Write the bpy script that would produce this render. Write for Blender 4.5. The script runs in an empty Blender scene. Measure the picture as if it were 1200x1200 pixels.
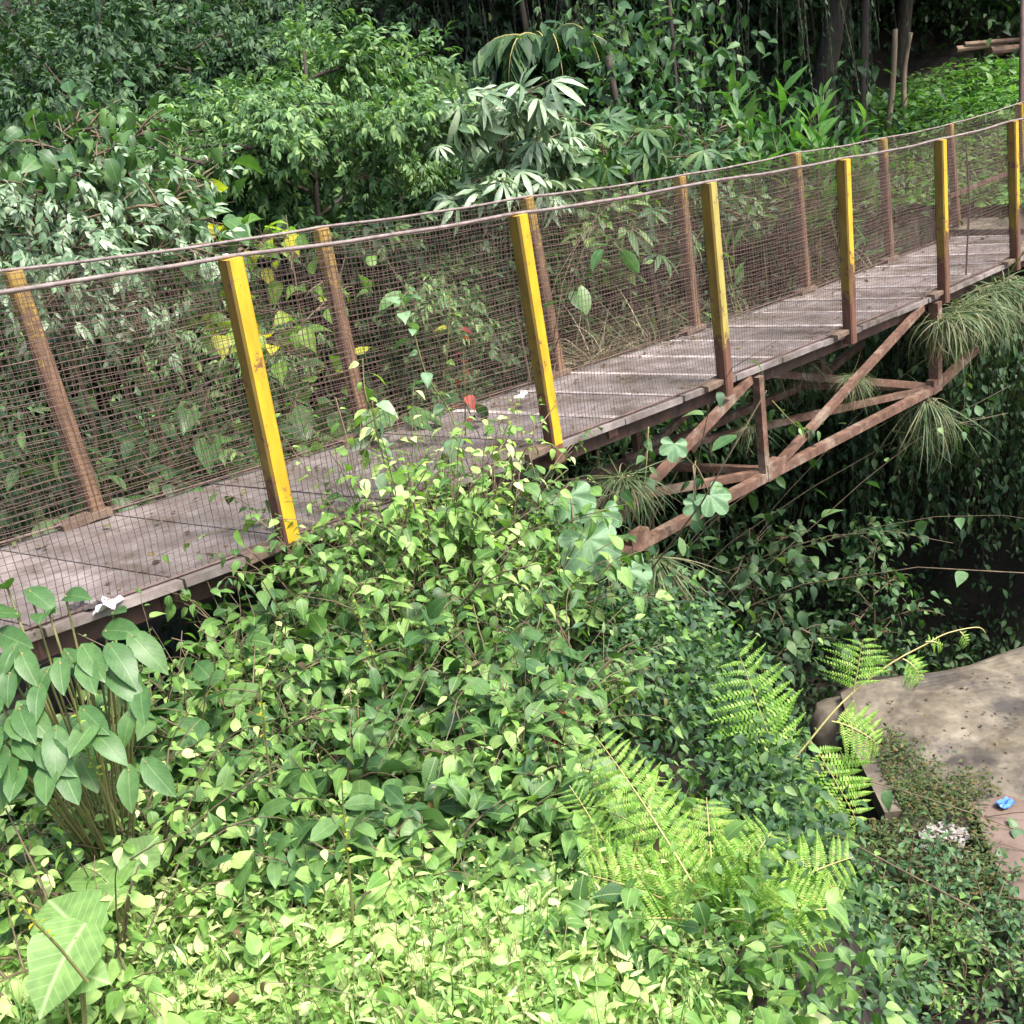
import bpy, math, random
import numpy as np
from mathutils import Vector, Matrix

rng = np.random.default_rng(11)
random.seed(11)
scene = bpy.context.scene
COL = scene.collection
R_ = math.radians

# ------------------------------------------------------------------ camera
PITCH, ROLL, FPX, CAMZ = .3734, -.1453, 1292.0, 1.71
cp, sp_ = math.cos(PITCH), math.sin(PITCH)
FW = np.array([0, cp, -sp_]); UP0 = np.array([0, sp_, cp]); RT0 = np.array([1., 0, 0])
cr, sr = math.cos(ROLL), math.sin(ROLL)
RT = cr*RT0 + sr*UP0
UP = -sr*RT0 + cr*UP0
CAM = np.array([0, 0, CAMZ])
cd = bpy.data.cameras.new("camera")
cam = bpy.data.objects.new("camera", cd)
COL.objects.link(cam)
M = Matrix([[RT[i], UP[i], -FW[i], CAM[i]] for i in range(3)] + [[0, 0, 0, 1]])
cam.matrix_world = M
cd.sensor_width = 36; cd.lens = 36*FPX/1200
cd.clip_start = .05; cd.clip_end = 3000
scene.camera = cam

A0 = np.array([-.9525, 4.3745]); ANG = .7655
BD = np.array([math.cos(ANG), math.sin(ANG)]); BN = np.array([-BD[1], BD[0]])
W = 1.1885

def ray(px, py): return FW + RT*(px-600)/FPX + UP*(600-py)/FPX
def at(px, py, y):                       # a surveyed point: sight line at a ground distance y
    v = ray(px, py); return CAM + v*(y/v[1])
def on(px, py, off=0):                   # a surveyed point in a vertical plane parallel to the bridge
    v = ray(px, py); return CAM + v*((A0@BN + off)/(v[:2]@BN))
def proj(p):
    q = np.asarray(p)-CAM; d = q@FW; return 600+FPX*(q@RT)/d, 600-FPX*(q@UP)/d
def sm(P): q = np.asarray(P)[:2]-A0; return q@BD, q@BN
def B(s, m, z=0): p = A0 + BD*s + BN*m; return np.array([p[0], p[1], z])
def dz(s): return -.0835*s + .0031*s*s   # deck surface

# ------------------------------------------------------------------ materials
def mat(name):
    m = bpy.data.materials.new(name); m.use_nodes = True
    nt = m.node_tree; nt.nodes.clear()
    out = nt.nodes.new('ShaderNodeOutputMaterial')
    return m, nt, out
def N(nt, t, **kw):
    n = nt.nodes.new(t)
    for k, v in kw.items():
        if k.startswith('_'): setattr(n, k[1:], v)
        else: n.inputs[k.replace('__', ' ')].default_value = v
    return n
def ramp(nt, fac, stops):
    r = nt.nodes.new('ShaderNodeValToRGB')
    el = r.color_ramp.elements
    while len(el) < len(stops): el.new(.5)
    for e, (p, c) in zip(el, stops): e.position = p; e.color = (*c, 1)
    nt.links.new(fac, r.inputs['Fac']); return r
def mathn(nt, op, a, b=None, clamp=False):
    n = nt.nodes.new('ShaderNodeMath'); n.operation = op; n.use_clamp = clamp
    for i, v in enumerate((a, b)):
        if v is None: continue
        if isinstance(v, (int, float)): n.inputs[i].default_value = v
        else: nt.links.new(v, n.inputs[i])
    return n.outputs[0]
def mixc(nt, f, a, b, blend='MIX'):
    n = nt.nodes.new('ShaderNodeMix'); n.data_type = 'RGBA'; n.blend_type = blend
    for k, v in (('Factor', f), ('A', a), ('B', b)):
        sock = [s for s in n.inputs if s.name == k and s.enabled][0]
        if isinstance(v, (int, float)): sock.default_value = v
        elif isinstance(v, tuple): sock.default_value = (*v, 1)
        else: nt.links.new(v, sock)
    return [o for o in n.outputs if o.enabled][0]

def leaf_mat(name, stops, vein=(.5, .6, .25), veins=.35, rough=.42, trans=.3, spec=.35, tcol=None):
    m, nt, out = mat(name); L = nt.links.new
    g = nt.nodes.new('ShaderNodeNewGeometry')
    oi = nt.nodes.new('ShaderNodeObjectInfo')
    f = mathn(nt, 'ADD', g.outputs['Random Per Island'], mathn(nt, 'MULTIPLY', mathn(nt, 'SUBTRACT', oi.outputs['Random'], .5), .3), True)
    r = ramp(nt, f, stops)
    col = r.outputs['Color']
    tc = nt.nodes.new('ShaderNodeTexCoord')
    nz = N(nt, 'ShaderNodeTexNoise', Scale=38.0, Detail=3.0)
    L(tc.outputs['Object'], nz.inputs['Vector'])
    col = mixc(nt, .5, col, mixc(nt, 1., col, ramp(nt, nz.outputs['Fac'], [(.3, (.55, .6, .5)), (.7, (1.35, 1.3, 1.2))]).outputs['Color'], 'MULTIPLY'))
    if veins > 0:
        uv = nt.nodes.new('ShaderNodeUVMap')
        sx = nt.nodes.new('ShaderNodeSeparateXYZ'); L(uv.outputs['UV'], sx.inputs[0])
        au = mathn(nt, 'ABSOLUTE', mathn(nt, 'SUBTRACT', sx.outputs['X'], .5))
        mid = mathn(nt, 'SUBTRACT', 1., mathn(nt, 'MULTIPLY', au, 26.), True)
        w = mathn(nt, 'SINE', mathn(nt, 'MULTIPLY', mathn(nt, 'SUBTRACT', sx.outputs['Y'], mathn(nt, 'MULTIPLY', au, .75)), 52.))
        side = mathn(nt, 'MULTIPLY', mathn(nt, 'SUBTRACT', w, .82, True), 3.2, True)
        vf = mathn(nt, 'MULTIPLY', mathn(nt, 'MAXIMUM', mid, mathn(nt, 'MULTIPLY', side, .6)), veins)
        col = mixc(nt, vf, col, vein)
        bp = N(nt, 'ShaderNodeBump', Strength=.25, Distance=.004)
        L(mathn(nt, 'MULTIPLY', vf, -1.), bp.inputs['Height'])
    p = N(nt, 'ShaderNodeBsdfPrincipled', Roughness=min(.7, rough+.12))
    p.inputs['Specular IOR Level'].default_value = spec
    if veins > 0: L(bp.outputs[0], p.inputs['Normal'])
    L(col, p.inputs['Base Color'])
    t = nt.nodes.new('ShaderNodeBsdfTranslucent')
    tn = mixc(nt, 1., col, tcol or (1.25, 1.5, .5), 'MULTIPLY'); L(tn, t.inputs['Color'])
    ms = nt.nodes.new('ShaderNodeMixShader'); ms.inputs[0].default_value = trans
    L(p.outputs[0], ms.inputs[1]); L(t.outputs[0], ms.inputs[2]); L(ms.outputs[0], out.inputs['Surface'])
    return m

def rough_mat(name, stops, scale=6., detail=8., rough=(.55, .85), bump=.3, bdist=.02, stretch=None, spec=.4, second=None):
    m, nt, out = mat(name); L = nt.links.new
    tc = nt.nodes.new('ShaderNodeTexCoord'); vec = tc.outputs['Object']
    if stretch:
        mp = nt.nodes.new('ShaderNodeMapping'); mp.inputs['Scale'].default_value = stretch
        L(vec, mp.inputs['Vector']); vec = mp.outputs[0]
    n1 = N(nt, 'ShaderNodeTexNoise', Scale=scale, Detail=detail, Roughness=.65); L(vec, n1.inputs['Vector'])
    r = ramp(nt, n1.outputs['Fac'], stops); col = r.outputs['Color']
    g = nt.nodes.new('ShaderNodeNewGeometry')
    col = mixc(nt, 1., col, ramp(nt, g.outputs['Random Per Island'], [(0, (.78, .78, .78)), (1, (1.15, 1.12, 1.1))]).outputs['Color'], 'MULTIPLY')
    if second:
        sc2, lo, hi, c2 = second
        n2 = N(nt, 'ShaderNodeTexNoise', Scale=sc2, Detail=6., Roughness=.7); L(tc.outputs['Object'], n2.inputs['Vector'])
        mr = N(nt, 'ShaderNodeMapRange'); mr.inputs['From Min'].default_value = lo; mr.inputs['From Max'].default_value = hi
        L(n2.outputs['Fac'], mr.inputs['Value']); col = mixc(nt, mr.outputs[0], col, c2)
    p = nt.nodes.new('ShaderNodeBsdfPrincipled'); p.inputs['Specular IOR Level'].default_value = spec
    L(col, p.inputs['Base Color'])
    n3 = N(nt, 'ShaderNodeTexNoise', Scale=scale*.6, Detail=4.); L(tc.outputs['Object'], n3.inputs['Vector'])
    mr = N(nt, 'ShaderNodeMapRange'); mr.inputs['From Min'].default_value = .35; mr.inputs['From Max'].default_value = .65
    mr.inputs['To Min'].default_value = rough[0]; mr.inputs['To Max'].default_value = rough[1]
    L(n3.outputs['Fac'], mr.inputs['Value']); L(mr.outputs[0], p.inputs['Roughness'])
    b = N(nt, 'ShaderNodeBump', Strength=bump, Distance=bdist); L(n1.outputs['Fac'], b.inputs['Height'])
    L(b.outputs[0], p.inputs['Normal']); L(p.outputs[0], out.inputs['Surface'])
    return m

def post_mat(name, paint, top, rust=((.055, .022, .012), (.13, .055, .03)), bottom=.25, chip=.5):
    """worn paint over rusty steel: rust from the foot upward and in chips"""
    m, nt, out = mat(name); L = nt.links.new
    tc = nt.nodes.new('ShaderNodeTexCoord')
    sx = nt.nodes.new('ShaderNodeSeparateXYZ'); L(tc.outputs['Object'], sx.inputs[0])
    n1 = N(nt, 'ShaderNodeTexNoise', Scale=11., Detail=10., Roughness=.75); L(tc.outputs['Object'], n1.inputs['Vector'])
    mp = nt.nodes.new('ShaderNodeMapping'); mp.inputs['Scale'].default_value = (30, 30, 5); L(tc.outputs['Object'], mp.inputs['Vector'])
    n2 = N(nt, 'ShaderNodeTexNoise', Scale=1., Detail=6.); L(mp.outputs[0], n2.inputs['Vector'])
    # height term: 1 at the foot, 0 above `bottom`
    h = mathn(nt, 'SUBTRACT', 1., mathn(nt, 'DIVIDE', sx.outputs['Z'], max(bottom, .001)), True)
    k = mathn(nt, 'ADD', mathn(nt, 'MULTIPLY', h, .55), n1.outputs['Fac'])
    mr = N(nt, 'ShaderNodeMapRange'); mr.inputs['From Min'].default_value = chip+.08; mr.inputs['From Max'].default_value = chip+.16
    L(k, mr.inputs['Value'])
    rc = ramp(nt, n2.outputs['Fac'], [(.3, rust[0]), (.7, rust[1])])
    pc = ramp(nt, n2.outputs['Fac'], [(.25, paint), (.75, top)])
    col = mixc(nt, mr.outputs[0], pc.outputs['Color'], rc.outputs['Color'])
    p = nt.nodes.new('ShaderNodeBsdfPrincipled'); L(col, p.inputs['Base Color'])
    L(mathn(nt, 'ADD', .42, mathn(nt, 'MULTIPLY', mr.outputs[0], .4)), p.inputs['Roughness'])
    b = N(nt, 'ShaderNodeBump', Strength=.35, Distance=.004); L(mathn(nt, 'SUBTRACT', n1.outputs['Fac'], mr.outputs[0]), b.inputs['Height'])
    L(b.outputs[0], p.inputs['Normal']); L(p.outputs[0], out.inputs['Surface'])
    return m

MT = {}
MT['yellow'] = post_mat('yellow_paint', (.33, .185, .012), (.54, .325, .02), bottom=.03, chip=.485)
MT['yellow_shade'] = post_mat('shaded_yellow_paint', (.10, .065, .012), (.20, .13, .02), bottom=.35, chip=.47)  # shade painted in: darkened yellow for the left faces, with rust chips
MT['yellow_rusty'] = post_mat('yellow_paint_rusty', (.36, .21, .016), (.54, .35, .03), bottom=.60, chip=.475)
MT['yellow_faded'] = post_mat('yellow_paint_faded', (.22, .18, .045), (.36, .30, .085), bottom=.35, chip=.475)
MT['rust_post'] = post_mat('rusty_post', (.24, .16, .035), (.30, .19, .05), ((.075, .042, .024), (.20, .115, .062)), bottom=1.3, chip=.50)
MT['rust'] = rough_mat('rusty_steel', [(.3, (.050, .027, .018)), (.55, (.115, .062, .042)), (.75, (.21, .14, .10))], 12., rough=(.6, .9), bdist=.006, second=(5., .52, .66, (.20, .155, .115)))
MT['dark_rust'] = rough_mat('dark_rusty_steel', [(.3, (.022, .012, .009)), (.7, (.07, .036, .025))], 10., rough=(.6, .9), bdist=.006)
MT['rail'] = rough_mat('rail_steel', [(.3, (.09, .065, .058)), (.7, (.27, .215, .20))], 16., rough=(.35, .6), bdist=.003)
MT['wire'] = rough_mat('rusty_wire', [(.3, (.040, .024, .019)), (.7, (.115, .070, .057))], 9., rough=(.5, .8), bump=0)
MT['concrete'] = rough_mat('wet_deck_concrete', [(.25, (.075, .062, .056)), (.5, (.155, .133, .124)), (.75, (.27, .238, .225))], 5., 10., rough=(.25, .7), bump=.35, bdist=.01, second=(3.4, .50, .66, (.07, .056, .042)))
MT['joint'] = rough_mat('pale_joint', [(.3, (.15, .125, .115)), (.7, (.42, .375, .35))], 7., rough=(.5, .8), bdist=.004, second=(2.2, .50, .66, (.17, .14, .12)))
MT['slab'] = rough_mat('slab_concrete', [(.25, (.046, .039, .028)), (.5, (.112, .096, .069)), (.75, (.195, .172, .128))], 7., 12., rough=(.5, .85), bump=.6, bdist=.008, second=(1.5, .46, .60, (.042, .036, .031)))
MT['timber'] = rough_mat('old_timber', [(.3, (.05, .035, .025)), (.7, (.17, .12, .085))], 18., rough=(.6, .9), stretch=(1, 1, 1))
MT['soil'] = rough_mat('dark_soil', [(.25, (.008, .006, .004)), (.5, (.018, .013, .009)), (.8, (.036, .026, .018))], 3.5, 10., rough=(.75, .95), bump=.8, bdist=.05, second=(1.3, .5, .7, (.02, .03, .010)))
MT['path'] = rough_mat('bare_earth', [(.3, (.085, .058, .045)), (.7, (.17, .125, .10))], 4., 10., rough=(.6, .9), bump=.5, bdist=.02)
MT['bark'] = rough_mat('bark', [(.3, (.016, .012, .009)), (.7, (.06, .046, .034))], 9., rough=(.7, .95), bump=.8, bdist=.02, stretch=(3, 3, .6))
MT['palebark'] = rough_mat('pale_bark', [(.3, (.11, .08, .05)), (.7, (.27, .205, .13))], 7., rough=(.6, .9), bdist=.01, stretch=(3, 3, .5))
MT['stem'] = rough_mat('green_stem', [(.3, (.07, .09, .025)), (.7, (.20, .18, .07))], 12., rough=(.5, .8), bdist=.004)
MT['twig'] = rough_mat('brown_twig', [(.3, (.05, .038, .022)), (.7, (.15, .115, .065))], 12., rough=(.6, .85), bdist=.004)
MT['frondstem'] = rough_mat('fern_stalk', [(.3, (.22, .19, .06)), (.7, (.38, .34, .14))], 12., rough=(.5, .8), bdist=.003)
MT['rubble'] = rough_mat('white_rubble', [(.3, (.13, .12, .105)), (.7, (.34, .32, .295))], 14., rough=(.6, .9), bdist=.01)
MT['log'] = rough_mat('cut_log', [(.3, (.10, .065, .045)), (.7, (.26, .175, .12))], 6., rough=(.6, .9), bdist=.01)
MT['litter_dark'] = rough_mat('dark_plastic', [(.3, (.02, .018, .018)), (.7, (.06, .05, .05))], 12., rough=(.3, .6))
MT['litter_white'] = rough_mat('pale_wrapper', [(.3, (.55, .50, .55)), (.7, (.82, .80, .82))], 12., rough=(.3, .5))
MT['litter_blue'] = rough_mat('blue_wrapper', [(.3, (.03, .10, .38)), (.7, (.08, .22, .60))], 12., rough=(.3, .5))

G = lambda *c: c
MT['L_shrub'] = leaf_mat('shrub_leaf', [(0, (.028, .080, .020)), (.4, (.068, .155, .032)), (.75, (.12, .235, .056)), (.97, (.20, .315, .09))], rough=.38)
MT['L_herb'] = leaf_mat('herb_leaf', [(0, (.10, .21, .04)), (.45, (.21, .37, .085)), (.8, (.34, .48, .16)), (1, (.50, .57, .27))], rough=.40, trans=.38, veins=.2)
MT['L_broad'] = leaf_mat('broad_leaf', [(0, (.028, .075, .024)), (.6, (.060, .135, .042)), (1, (.11, .20, .06))], rough=.30, vein=(.22, .31, .13), veins=.4)
MT['L_dock'] = leaf_mat('pale_broad_leaf', [(0, (.09, .18, .045)), (1, (.17, .28, .085))], rough=.4, vein=(.42, .52, .26), veins=.6)
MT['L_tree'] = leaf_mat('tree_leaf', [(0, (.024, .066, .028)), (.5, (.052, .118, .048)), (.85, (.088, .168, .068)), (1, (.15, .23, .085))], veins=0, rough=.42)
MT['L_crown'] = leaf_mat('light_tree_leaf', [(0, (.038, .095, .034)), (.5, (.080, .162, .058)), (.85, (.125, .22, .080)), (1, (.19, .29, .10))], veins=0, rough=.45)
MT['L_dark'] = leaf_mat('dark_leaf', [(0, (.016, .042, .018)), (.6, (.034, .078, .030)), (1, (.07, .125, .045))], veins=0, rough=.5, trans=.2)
MT['L_silver'] = leaf_mat('silver_leaf', [(0, (.075, .145, .07)), (.6, (.145, .225, .125)), (1, (.27, .35, .225))], rough=.30, trans=.2, spec=.6, veins=0, tcol=(1., 1.1, .6))
MT['L_palm'] = leaf_mat('lobed_leaf', [(0, (.055, .13, .06)), (.6, (.11, .21, .105)), (1, (.17, .28, .15))], rough=.36, vein=(.30, .42, .26), veins=.5)
MT['L_bright'] = leaf_mat('bright_leaf', [(0, (.045, .13, .03)), (.6, (.085, .205, .05)), (1, (.15, .27, .075))], veins=0, rough=.4, trans=.4)
MT['L_yellow'] = leaf_mat('yellowing_leaf', [(0, (.07, .17, .03)), (.55, (.14, .27, .04)), (.82, (.28, .36, .04)), (1, (.55, .45, .04))], veins=.2, rough=.35, trans=.45)
MT['L_fern'] = leaf_mat('fern_leaf', [(0, (.11, .24, .03)), (.5, (.21, .37, .06)), (.85, (.34, .47, .13)), (1, (.30, .30, .10))], veins=0, rough=.45, trans=.42)
MT['L_grass'] = leaf_mat('grass_blade', [(0, (.035, .07, .028)), (.5, (.075, .115, .05)), (1, (.16, .18, .09))], veins=0, rough=.5, trans=.25)
MT['L_dry'] = leaf_mat('dry_blade', [(0, (.075, .080, .040)), (.5, (.16, .155, .085)), (1, (.30, .27, .17))], veins=0, rough=.6, trans=.25, tcol=(1.1, 1., .6))
MT['L_moss'] = leaf_mat('weed_leaf', [(0, (.03, .06, .018)), (.5, (.06, .10, .028)), (.8, (.11, .10, .035)), (1, (.18, .09, .04))], veins=0, rough=.55)
MT['L_litter'] = leaf_mat('fallen_leaf', [(0, (.03, .022, .015)), (.5, (.09, .06, .03)), (.8, (.17, .12, .05)), (1, (.10, .13, .04))], veins=0, rough=.6)
MT['L_red'] = leaf_mat('red_leaf', [(0, (.20, .03, .025)), (1, (.42, .09, .06))], veins=0, rough=.5)

# ------------------------------------------------------------------ mesh builders
def norm(a): return a/np.maximum(np.linalg.norm(a, axis=-1, keepdims=True), 1e-9)

class MB:
    def __init__(s): s.v = []; s.l = []; s.c = []; s.uv = []; s.n = 0; s.m = []
    def add(s, V, loops, counts, uv=None, mi=0):
        V = np.asarray(V, float).reshape(-1, 3)
        loops = np.asarray(loops, np.int64); counts = np.asarray(counts, np.int64)
        s.v.append(V); s.l.append(loops+s.n); s.c.append(counts)
        s.uv.append(np.zeros((len(loops), 2)) if uv is None else uv)
        s.m.append(np.full(len(counts), mi, np.int32)); s.n += len(V)
    def quads(s, V, Q, mi=0): Q = np.asarray(Q); s.add(V, Q.ravel(), np.full(len(Q), 4), mi=mi)
    def box(s, c, ax, ay, az, mi=0):
        """box from its centre and three half-axis vectors"""
        c = np.asarray(c, float); ax, ay, az = map(np.asarray, (ax, ay, az))
        V = [c+i*ax+j*ay+k*az for i in (-1, 1) for j in (-1, 1) for k in (-1, 1)]
        s.quads(V, [(0, 1, 3, 2), (4, 6, 7, 5), (0, 4, 5, 1), (2, 3, 7, 6), (0, 2, 6, 4), (1, 5, 7, 3)], mi)
    def bar(s, p, q, w, h=None, up=(0, 0, 1), mi=0):
        p, q = np.asarray(p, float), np.asarray(q, float); d = q-p
        u = norm(np.cross(d, up)); v = norm(np.cross(u, d))
        s.box((p+q)/2, d/2, u*w/2, v*(h or w)/2, mi)
    def tube(s, P, r, k=6, mi=0):
        P = np.asarray(P, float); n = len(P); r = np.broadcast_to(np.asarray(r, float), (n,))
        T = norm(np.gradient(P, axis=0)); ref = np.array([0, 0, 1.]) if abs(T[0][2]) < .9 else np.array([1., 0, 0])
        U = norm(np.cross(T, ref)); V_ = np.cross(T, U)
        a = np.arange(k)*2*math.pi/k
        V = P[:, None]+r[:, None, None]*(np.cos(a)[None, :, None]*U[:, None]+np.sin(a)[None, :, None]*V_[:, None])
        i = np.arange(n-1)[:, None]*k; j = np.arange(k)[None]; j2 = (j+1) % k
        Q = np.stack([i+j, i+j2, i+k+j2, i+k+j], -1).reshape(-1, 4)
        lo = np.concatenate([Q.ravel(), np.arange(k)[::-1], (n-1)*k+np.arange(k)])
        s.add(V.reshape(-1, 3), lo, np.concatenate([np.full(len(Q), 4), [k, k]]), mi=mi)
    def leaves(s, tpls, P, D, Nn, S, mi=0):
        P = np.asarray(P, float)
        if len(P) == 0: return
        S = np.broadcast_to(np.asarray(S, float), (len(P),))
        D = norm(np.asarray(D, float)); X = norm(np.cross(D, Nn)); Z = np.cross(X, D)
        which = rng.integers(len(tpls), size=len(P))
        for t, (V, lo, cnt, uv) in enumerate(tpls):
            k = np.where(which == t)[0]
            if not len(k): continue
            VV = P[k, None]+S[k, None, None]*(V[None, :, 0:1]*X[k, None]+V[None, :, 1:2]*D[k, None]+V[None, :, 2:3]*Z[k, None])
            n = len(k); off = (np.arange(n)*len(V))[:, None]
            s.add(VV.reshape(-1, 3), (lo[None]+off).ravel(), np.tile(cnt, n), np.tile(uv, (n, 1)), mi)
    def mesh(s, name, mats, smooth=False):
        me = bpy.data.meshes.new(name)
        V = np.concatenate(s.v); lo = np.concatenate(s.l).astype(np.int32); c = np.concatenate(s.c).astype(np.int32)
        me.vertices.add(len(V)); me.vertices.foreach_set('co', V.astype(np.float32).ravel())
        me.loops.add(len(lo)); me.loops.foreach_set('vertex_index', lo)
        me.polygons.add(len(c)); me.polygons.foreach_set('loop_start', np.concatenate([[0], np.cumsum(c)[:-1]]).astype(np.int32))
        me.polygons.foreach_set('material_index', np.concatenate(s.m))
        me.polygons.foreach_set('use_smooth', np.full(len(c), smooth))
        for m in mats: me.materials.append(m)
        ul = me.uv_layers.new(name='UVMap'); ul.data.foreach_set('uv', np.concatenate(s.uv).astype(np.float32).ravel())
        me.update(calc_edges=True); me.validate()
        return me
    def build(s, name, mats, parent=None, loc=None, smooth=False):
        if not s.v: return None
        if isinstance(mats, str): mats = [mats]
        me = s.mesh(name, [MT[m] for m in mats], smooth)
        o = bpy.data.objects.new(name, me); COL.objects.link(o)
        if parent is not None: o.parent = parent
        if loc is not None: o.location = loc
        return o

def tag(o, label, cat, group=None, kind=None):
    o['label'] = label; o['category'] = cat
    if group: o['group'] = group
    if kind: o['kind'] = kind
    return o
def structure(o): o['kind'] = 'structure'; return o
def thing(name, label, cat, loc, group=None, rz=0):
    o = bpy.data.objects.new(name, None); COL.objects.link(o); o.location = loc
    o.rotation_euler = (0, 0, rz); o.empty_display_size = .1
    return tag(o, label, cat, group)
def dup(root, loc, rz=0, scale=1., label=None, tilt=0):
    c = root.copy(); COL.objects.link(c); c.location = loc; c.rotation_euler = (tilt, 0, rz); c.scale = (scale,)*3 if np.isscalar(scale) else scale
    if label: c['label'] = label
    for ch in root.children:
        k = ch.copy(); COL.objects.link(k); k.parent = c
    return c

# ------------------------------------------------------------------ leaf templates
def leaf_tpl(prof, fold=.15, droop=.25, wave=0., twist=0., seed=0):
    """a leaf blade: profile of (along, half width); folded on its midrib, arched, optional wavy margin"""
    r = np.random.default_rng(seed); V = []; UVv = []
    for i, (y, w) in enumerate(prof):
        zc = -droop*y*y
        wl = w*(1+wave*r.uniform(-1, 1)); wr = w*(1+wave*r.uniform(-1, 1))
        tw = twist*y
        for sgn, ww in ((-1, wl), (0, 0), (1, wr)):
            V.append((sgn*ww, y*(1-.12*droop*y), zc+fold*abs(ww)+sgn*tw*ww+wave*.25*ww*r.uniform(-1, 1)*abs(sgn)))
            UVv.append((.5+.5*sgn*ww/max(p[1] for p in prof), y))
    lo = []; cnt = []
    for i in range(len(prof)-1):
        a = i*3
        for j in (0, 1):
            lo += [a+j, a+j+1, a+j+4, a+j+3]; cnt.append(4)
    lo = np.array(lo); UVv = np.array(UVv)
    return np.array(V, float), lo, np.array(cnt), UVv[lo]
def merge_tpl(parts):
    V = []; lo = []; c = []; uv = []; n = 0
    for (v, l, cc, u) in parts: V.append(v); lo.append(l+n); c.append(cc); uv.append(u); n += len(v)
    return np.concatenate(V), np.concatenate(lo), np.concatenate(c), np.concatenate(uv)
def xf(t, M3, off=(0, 0, 0)): return (t[0]@np.asarray(M3).T+np.asarray(off), t[1], t[2], t[3])
def rz3(a): c, s = math.cos(a), math.sin(a); return np.array([[c, -s, 0], [s, c, 0], [0, 0, 1]])
def rx3(a): c, s = math.cos(a), math.sin(a); return np.array([[1, 0, 0], [0, c, -s], [0, s, c]])

OV = [(0, .004), (.06, .12), (.18, .25), (.36, .31), (.56, .27), (.74, .17), (.88, .07), (1, .002)]
T_ovate = [leaf_tpl(OV, f, d, .07, tw, i) for i, (f, d, tw) in enumerate([(.25, .25, .0), (.12, .5, .15), (.35, .35, -.2), (.2, .75, .1)])]
HT = [(-.14, .10), (-.06, .28), (.06, .38), (.22, .41), (.42, .36), (.62, .24), (.8, .12), (1, .002)]
T_heart = [leaf_tpl(HT, f, d, .05, tw, i) for i, (f, d, tw) in enumerate([(.2, .25, 0), (.1, .5, .2), (.3, .4, -.2)])]
OB = [(0, .012), (.1, .10), (.25, .19), (.45, .235), (.62, .225), (.78, .17), (.9, .09), (1, .004)]
T_oblong = [leaf_tpl(OB, f, d, .06, tw, i) for i, (f, d, tw) in enumerate([(.2, .2, 0), (.25, .5, .15), (.3, .35, -.2)])]
DK = [(-.1, .14), (-.03, .30), (.08, .40), (.18, .42), (.3, .46), (.42, .42), (.54, .40), (.66, .31), (.78, .24), (.9, .11), (1, .003)]
T_dock = [leaf_tpl(DK, f, d, .13, tw, i) for i, (f, d, tw) in enumerate([(.2, .2, 0), (.3, .35, .1)])]
LN = [(0, .01), (.15, .085), (.4, .12), (.7, .08), (1, .002)]
T_lance = [leaf_tpl(LN, f, d, .05, tw, i) for i, (f, d, tw) in enumerate([(.3, .2, .2), (.2, .5, -.2), (.3, .8, .1)])]
SM = [(0, .01), (.3, .24), (.65, .2), (1, .003)]
T_small = [leaf_tpl(SM, f, d, .08, tw, i) for i, (f, d, tw) in enumerate([(.3, .2, .1), (.2, .5, -.2), (.4, .35, .2)])]
SL = [(0, .01), (.35, .15), (.7, .11), (1, .003)]
T_slim = [leaf_tpl(SL, f, d, .08, tw, i) for i, (f, d, tw) in enumerate([(.3, .3, .1), (.2, .6, -.2), (.4, .45, .2)])]
BL = [(0, .018), (.3, .022), (.65, .015), (1, .001)]
def blade_tpl(d, tw, i):
    n = 8; prof = []; V = []; lo = []; cnt = []; uv = []
    for k in range(n):
        t = k/(n-1); a = d*t
        y = math.sin(a)/d if d > .01 else t; z = -(1-math.cos(a))/d if d > .01 else 0
        w = .0095*(1-t**1.5)+.0006
        V += [(-w, y, z+w*.5), (0, y, z), (w, y, z+w*.5)]
    for k in range(n-1):
        for j in (0, 1): lo += [k*3+j, k*3+j+1, k*3+j+4, k*3+j+3]; cnt.append(4)
    return np.array(V), np.array(lo), np.array(cnt), np.zeros((len(lo), 2))
T_blade = [blade_tpl(d, 0, i) for i, d in enumerate((.5, 1.2, 1.9, 2.5))]
# palmately compound leaf of slim leaflets, and a lobed one
def palmate(n, spread, prof, dr, seed):
    r = np.random.default_rng(seed); parts = []
    for k in range(n):
        a = -spread+2*spread*k/(n-1); l = .72+.28*math.cos(a*.8)+r.uniform(-.05, .05)
        t = leaf_tpl(prof, .25, dr, .05, 0, seed*9+k)
        parts.append(xf((t[0]*l, t[1], t[2], t[3]), rz3(a)))
    return merge_tpl(parts)
T_palmate = [palmate(7, 2.1, [(0, .01), (.3, .08), (.62, .12), (.85, .07), (1, .003)], d, i) for i, d in enumerate((.5, .8))]
def lobed(seed, n=5):
    """one blade with rounded lobes round the stalk: radial fan, veins as folds"""
    r = np.random.default_rng(seed); V = [(0, 0, 0)]; uv = [(.5, 0)]; m = n*6
    for ring in (.34, .68, 1.):
        for k in range(m+1):
            t = k/m; a = -2.35+4.7*t; ph = t*n % 1.
            lob = 1-.24*(ring**2)*abs(2*ph-1)**2.6
            L = ring*lob*(.78+.22*math.cos(a))*.72
            fz = .10*abs(2*ph-1)*ring-.30*L*L+r.uniform(-.008, .008)
            V.append((L*math.sin(a), L*math.cos(a), fz)); uv.append((.5+(ph-.5)*.9, ring))
    lo = []; cnt = []
    for k in range(m): lo += [0, 1+k+1, 1+k]; cnt.append(3)
    for q in (0, 1):
        a = 1+q*(m+1); b = a+m+1
        for k in range(m): lo += [a+k, a+k+1, b+k+1, b+k]; cnt.append(4)
    lo = np.array(lo); return np.array(V), lo, np.array(cnt), np.array(uv)[lo]
T_lobed = [lobed(i) for i in range(3)]

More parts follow.
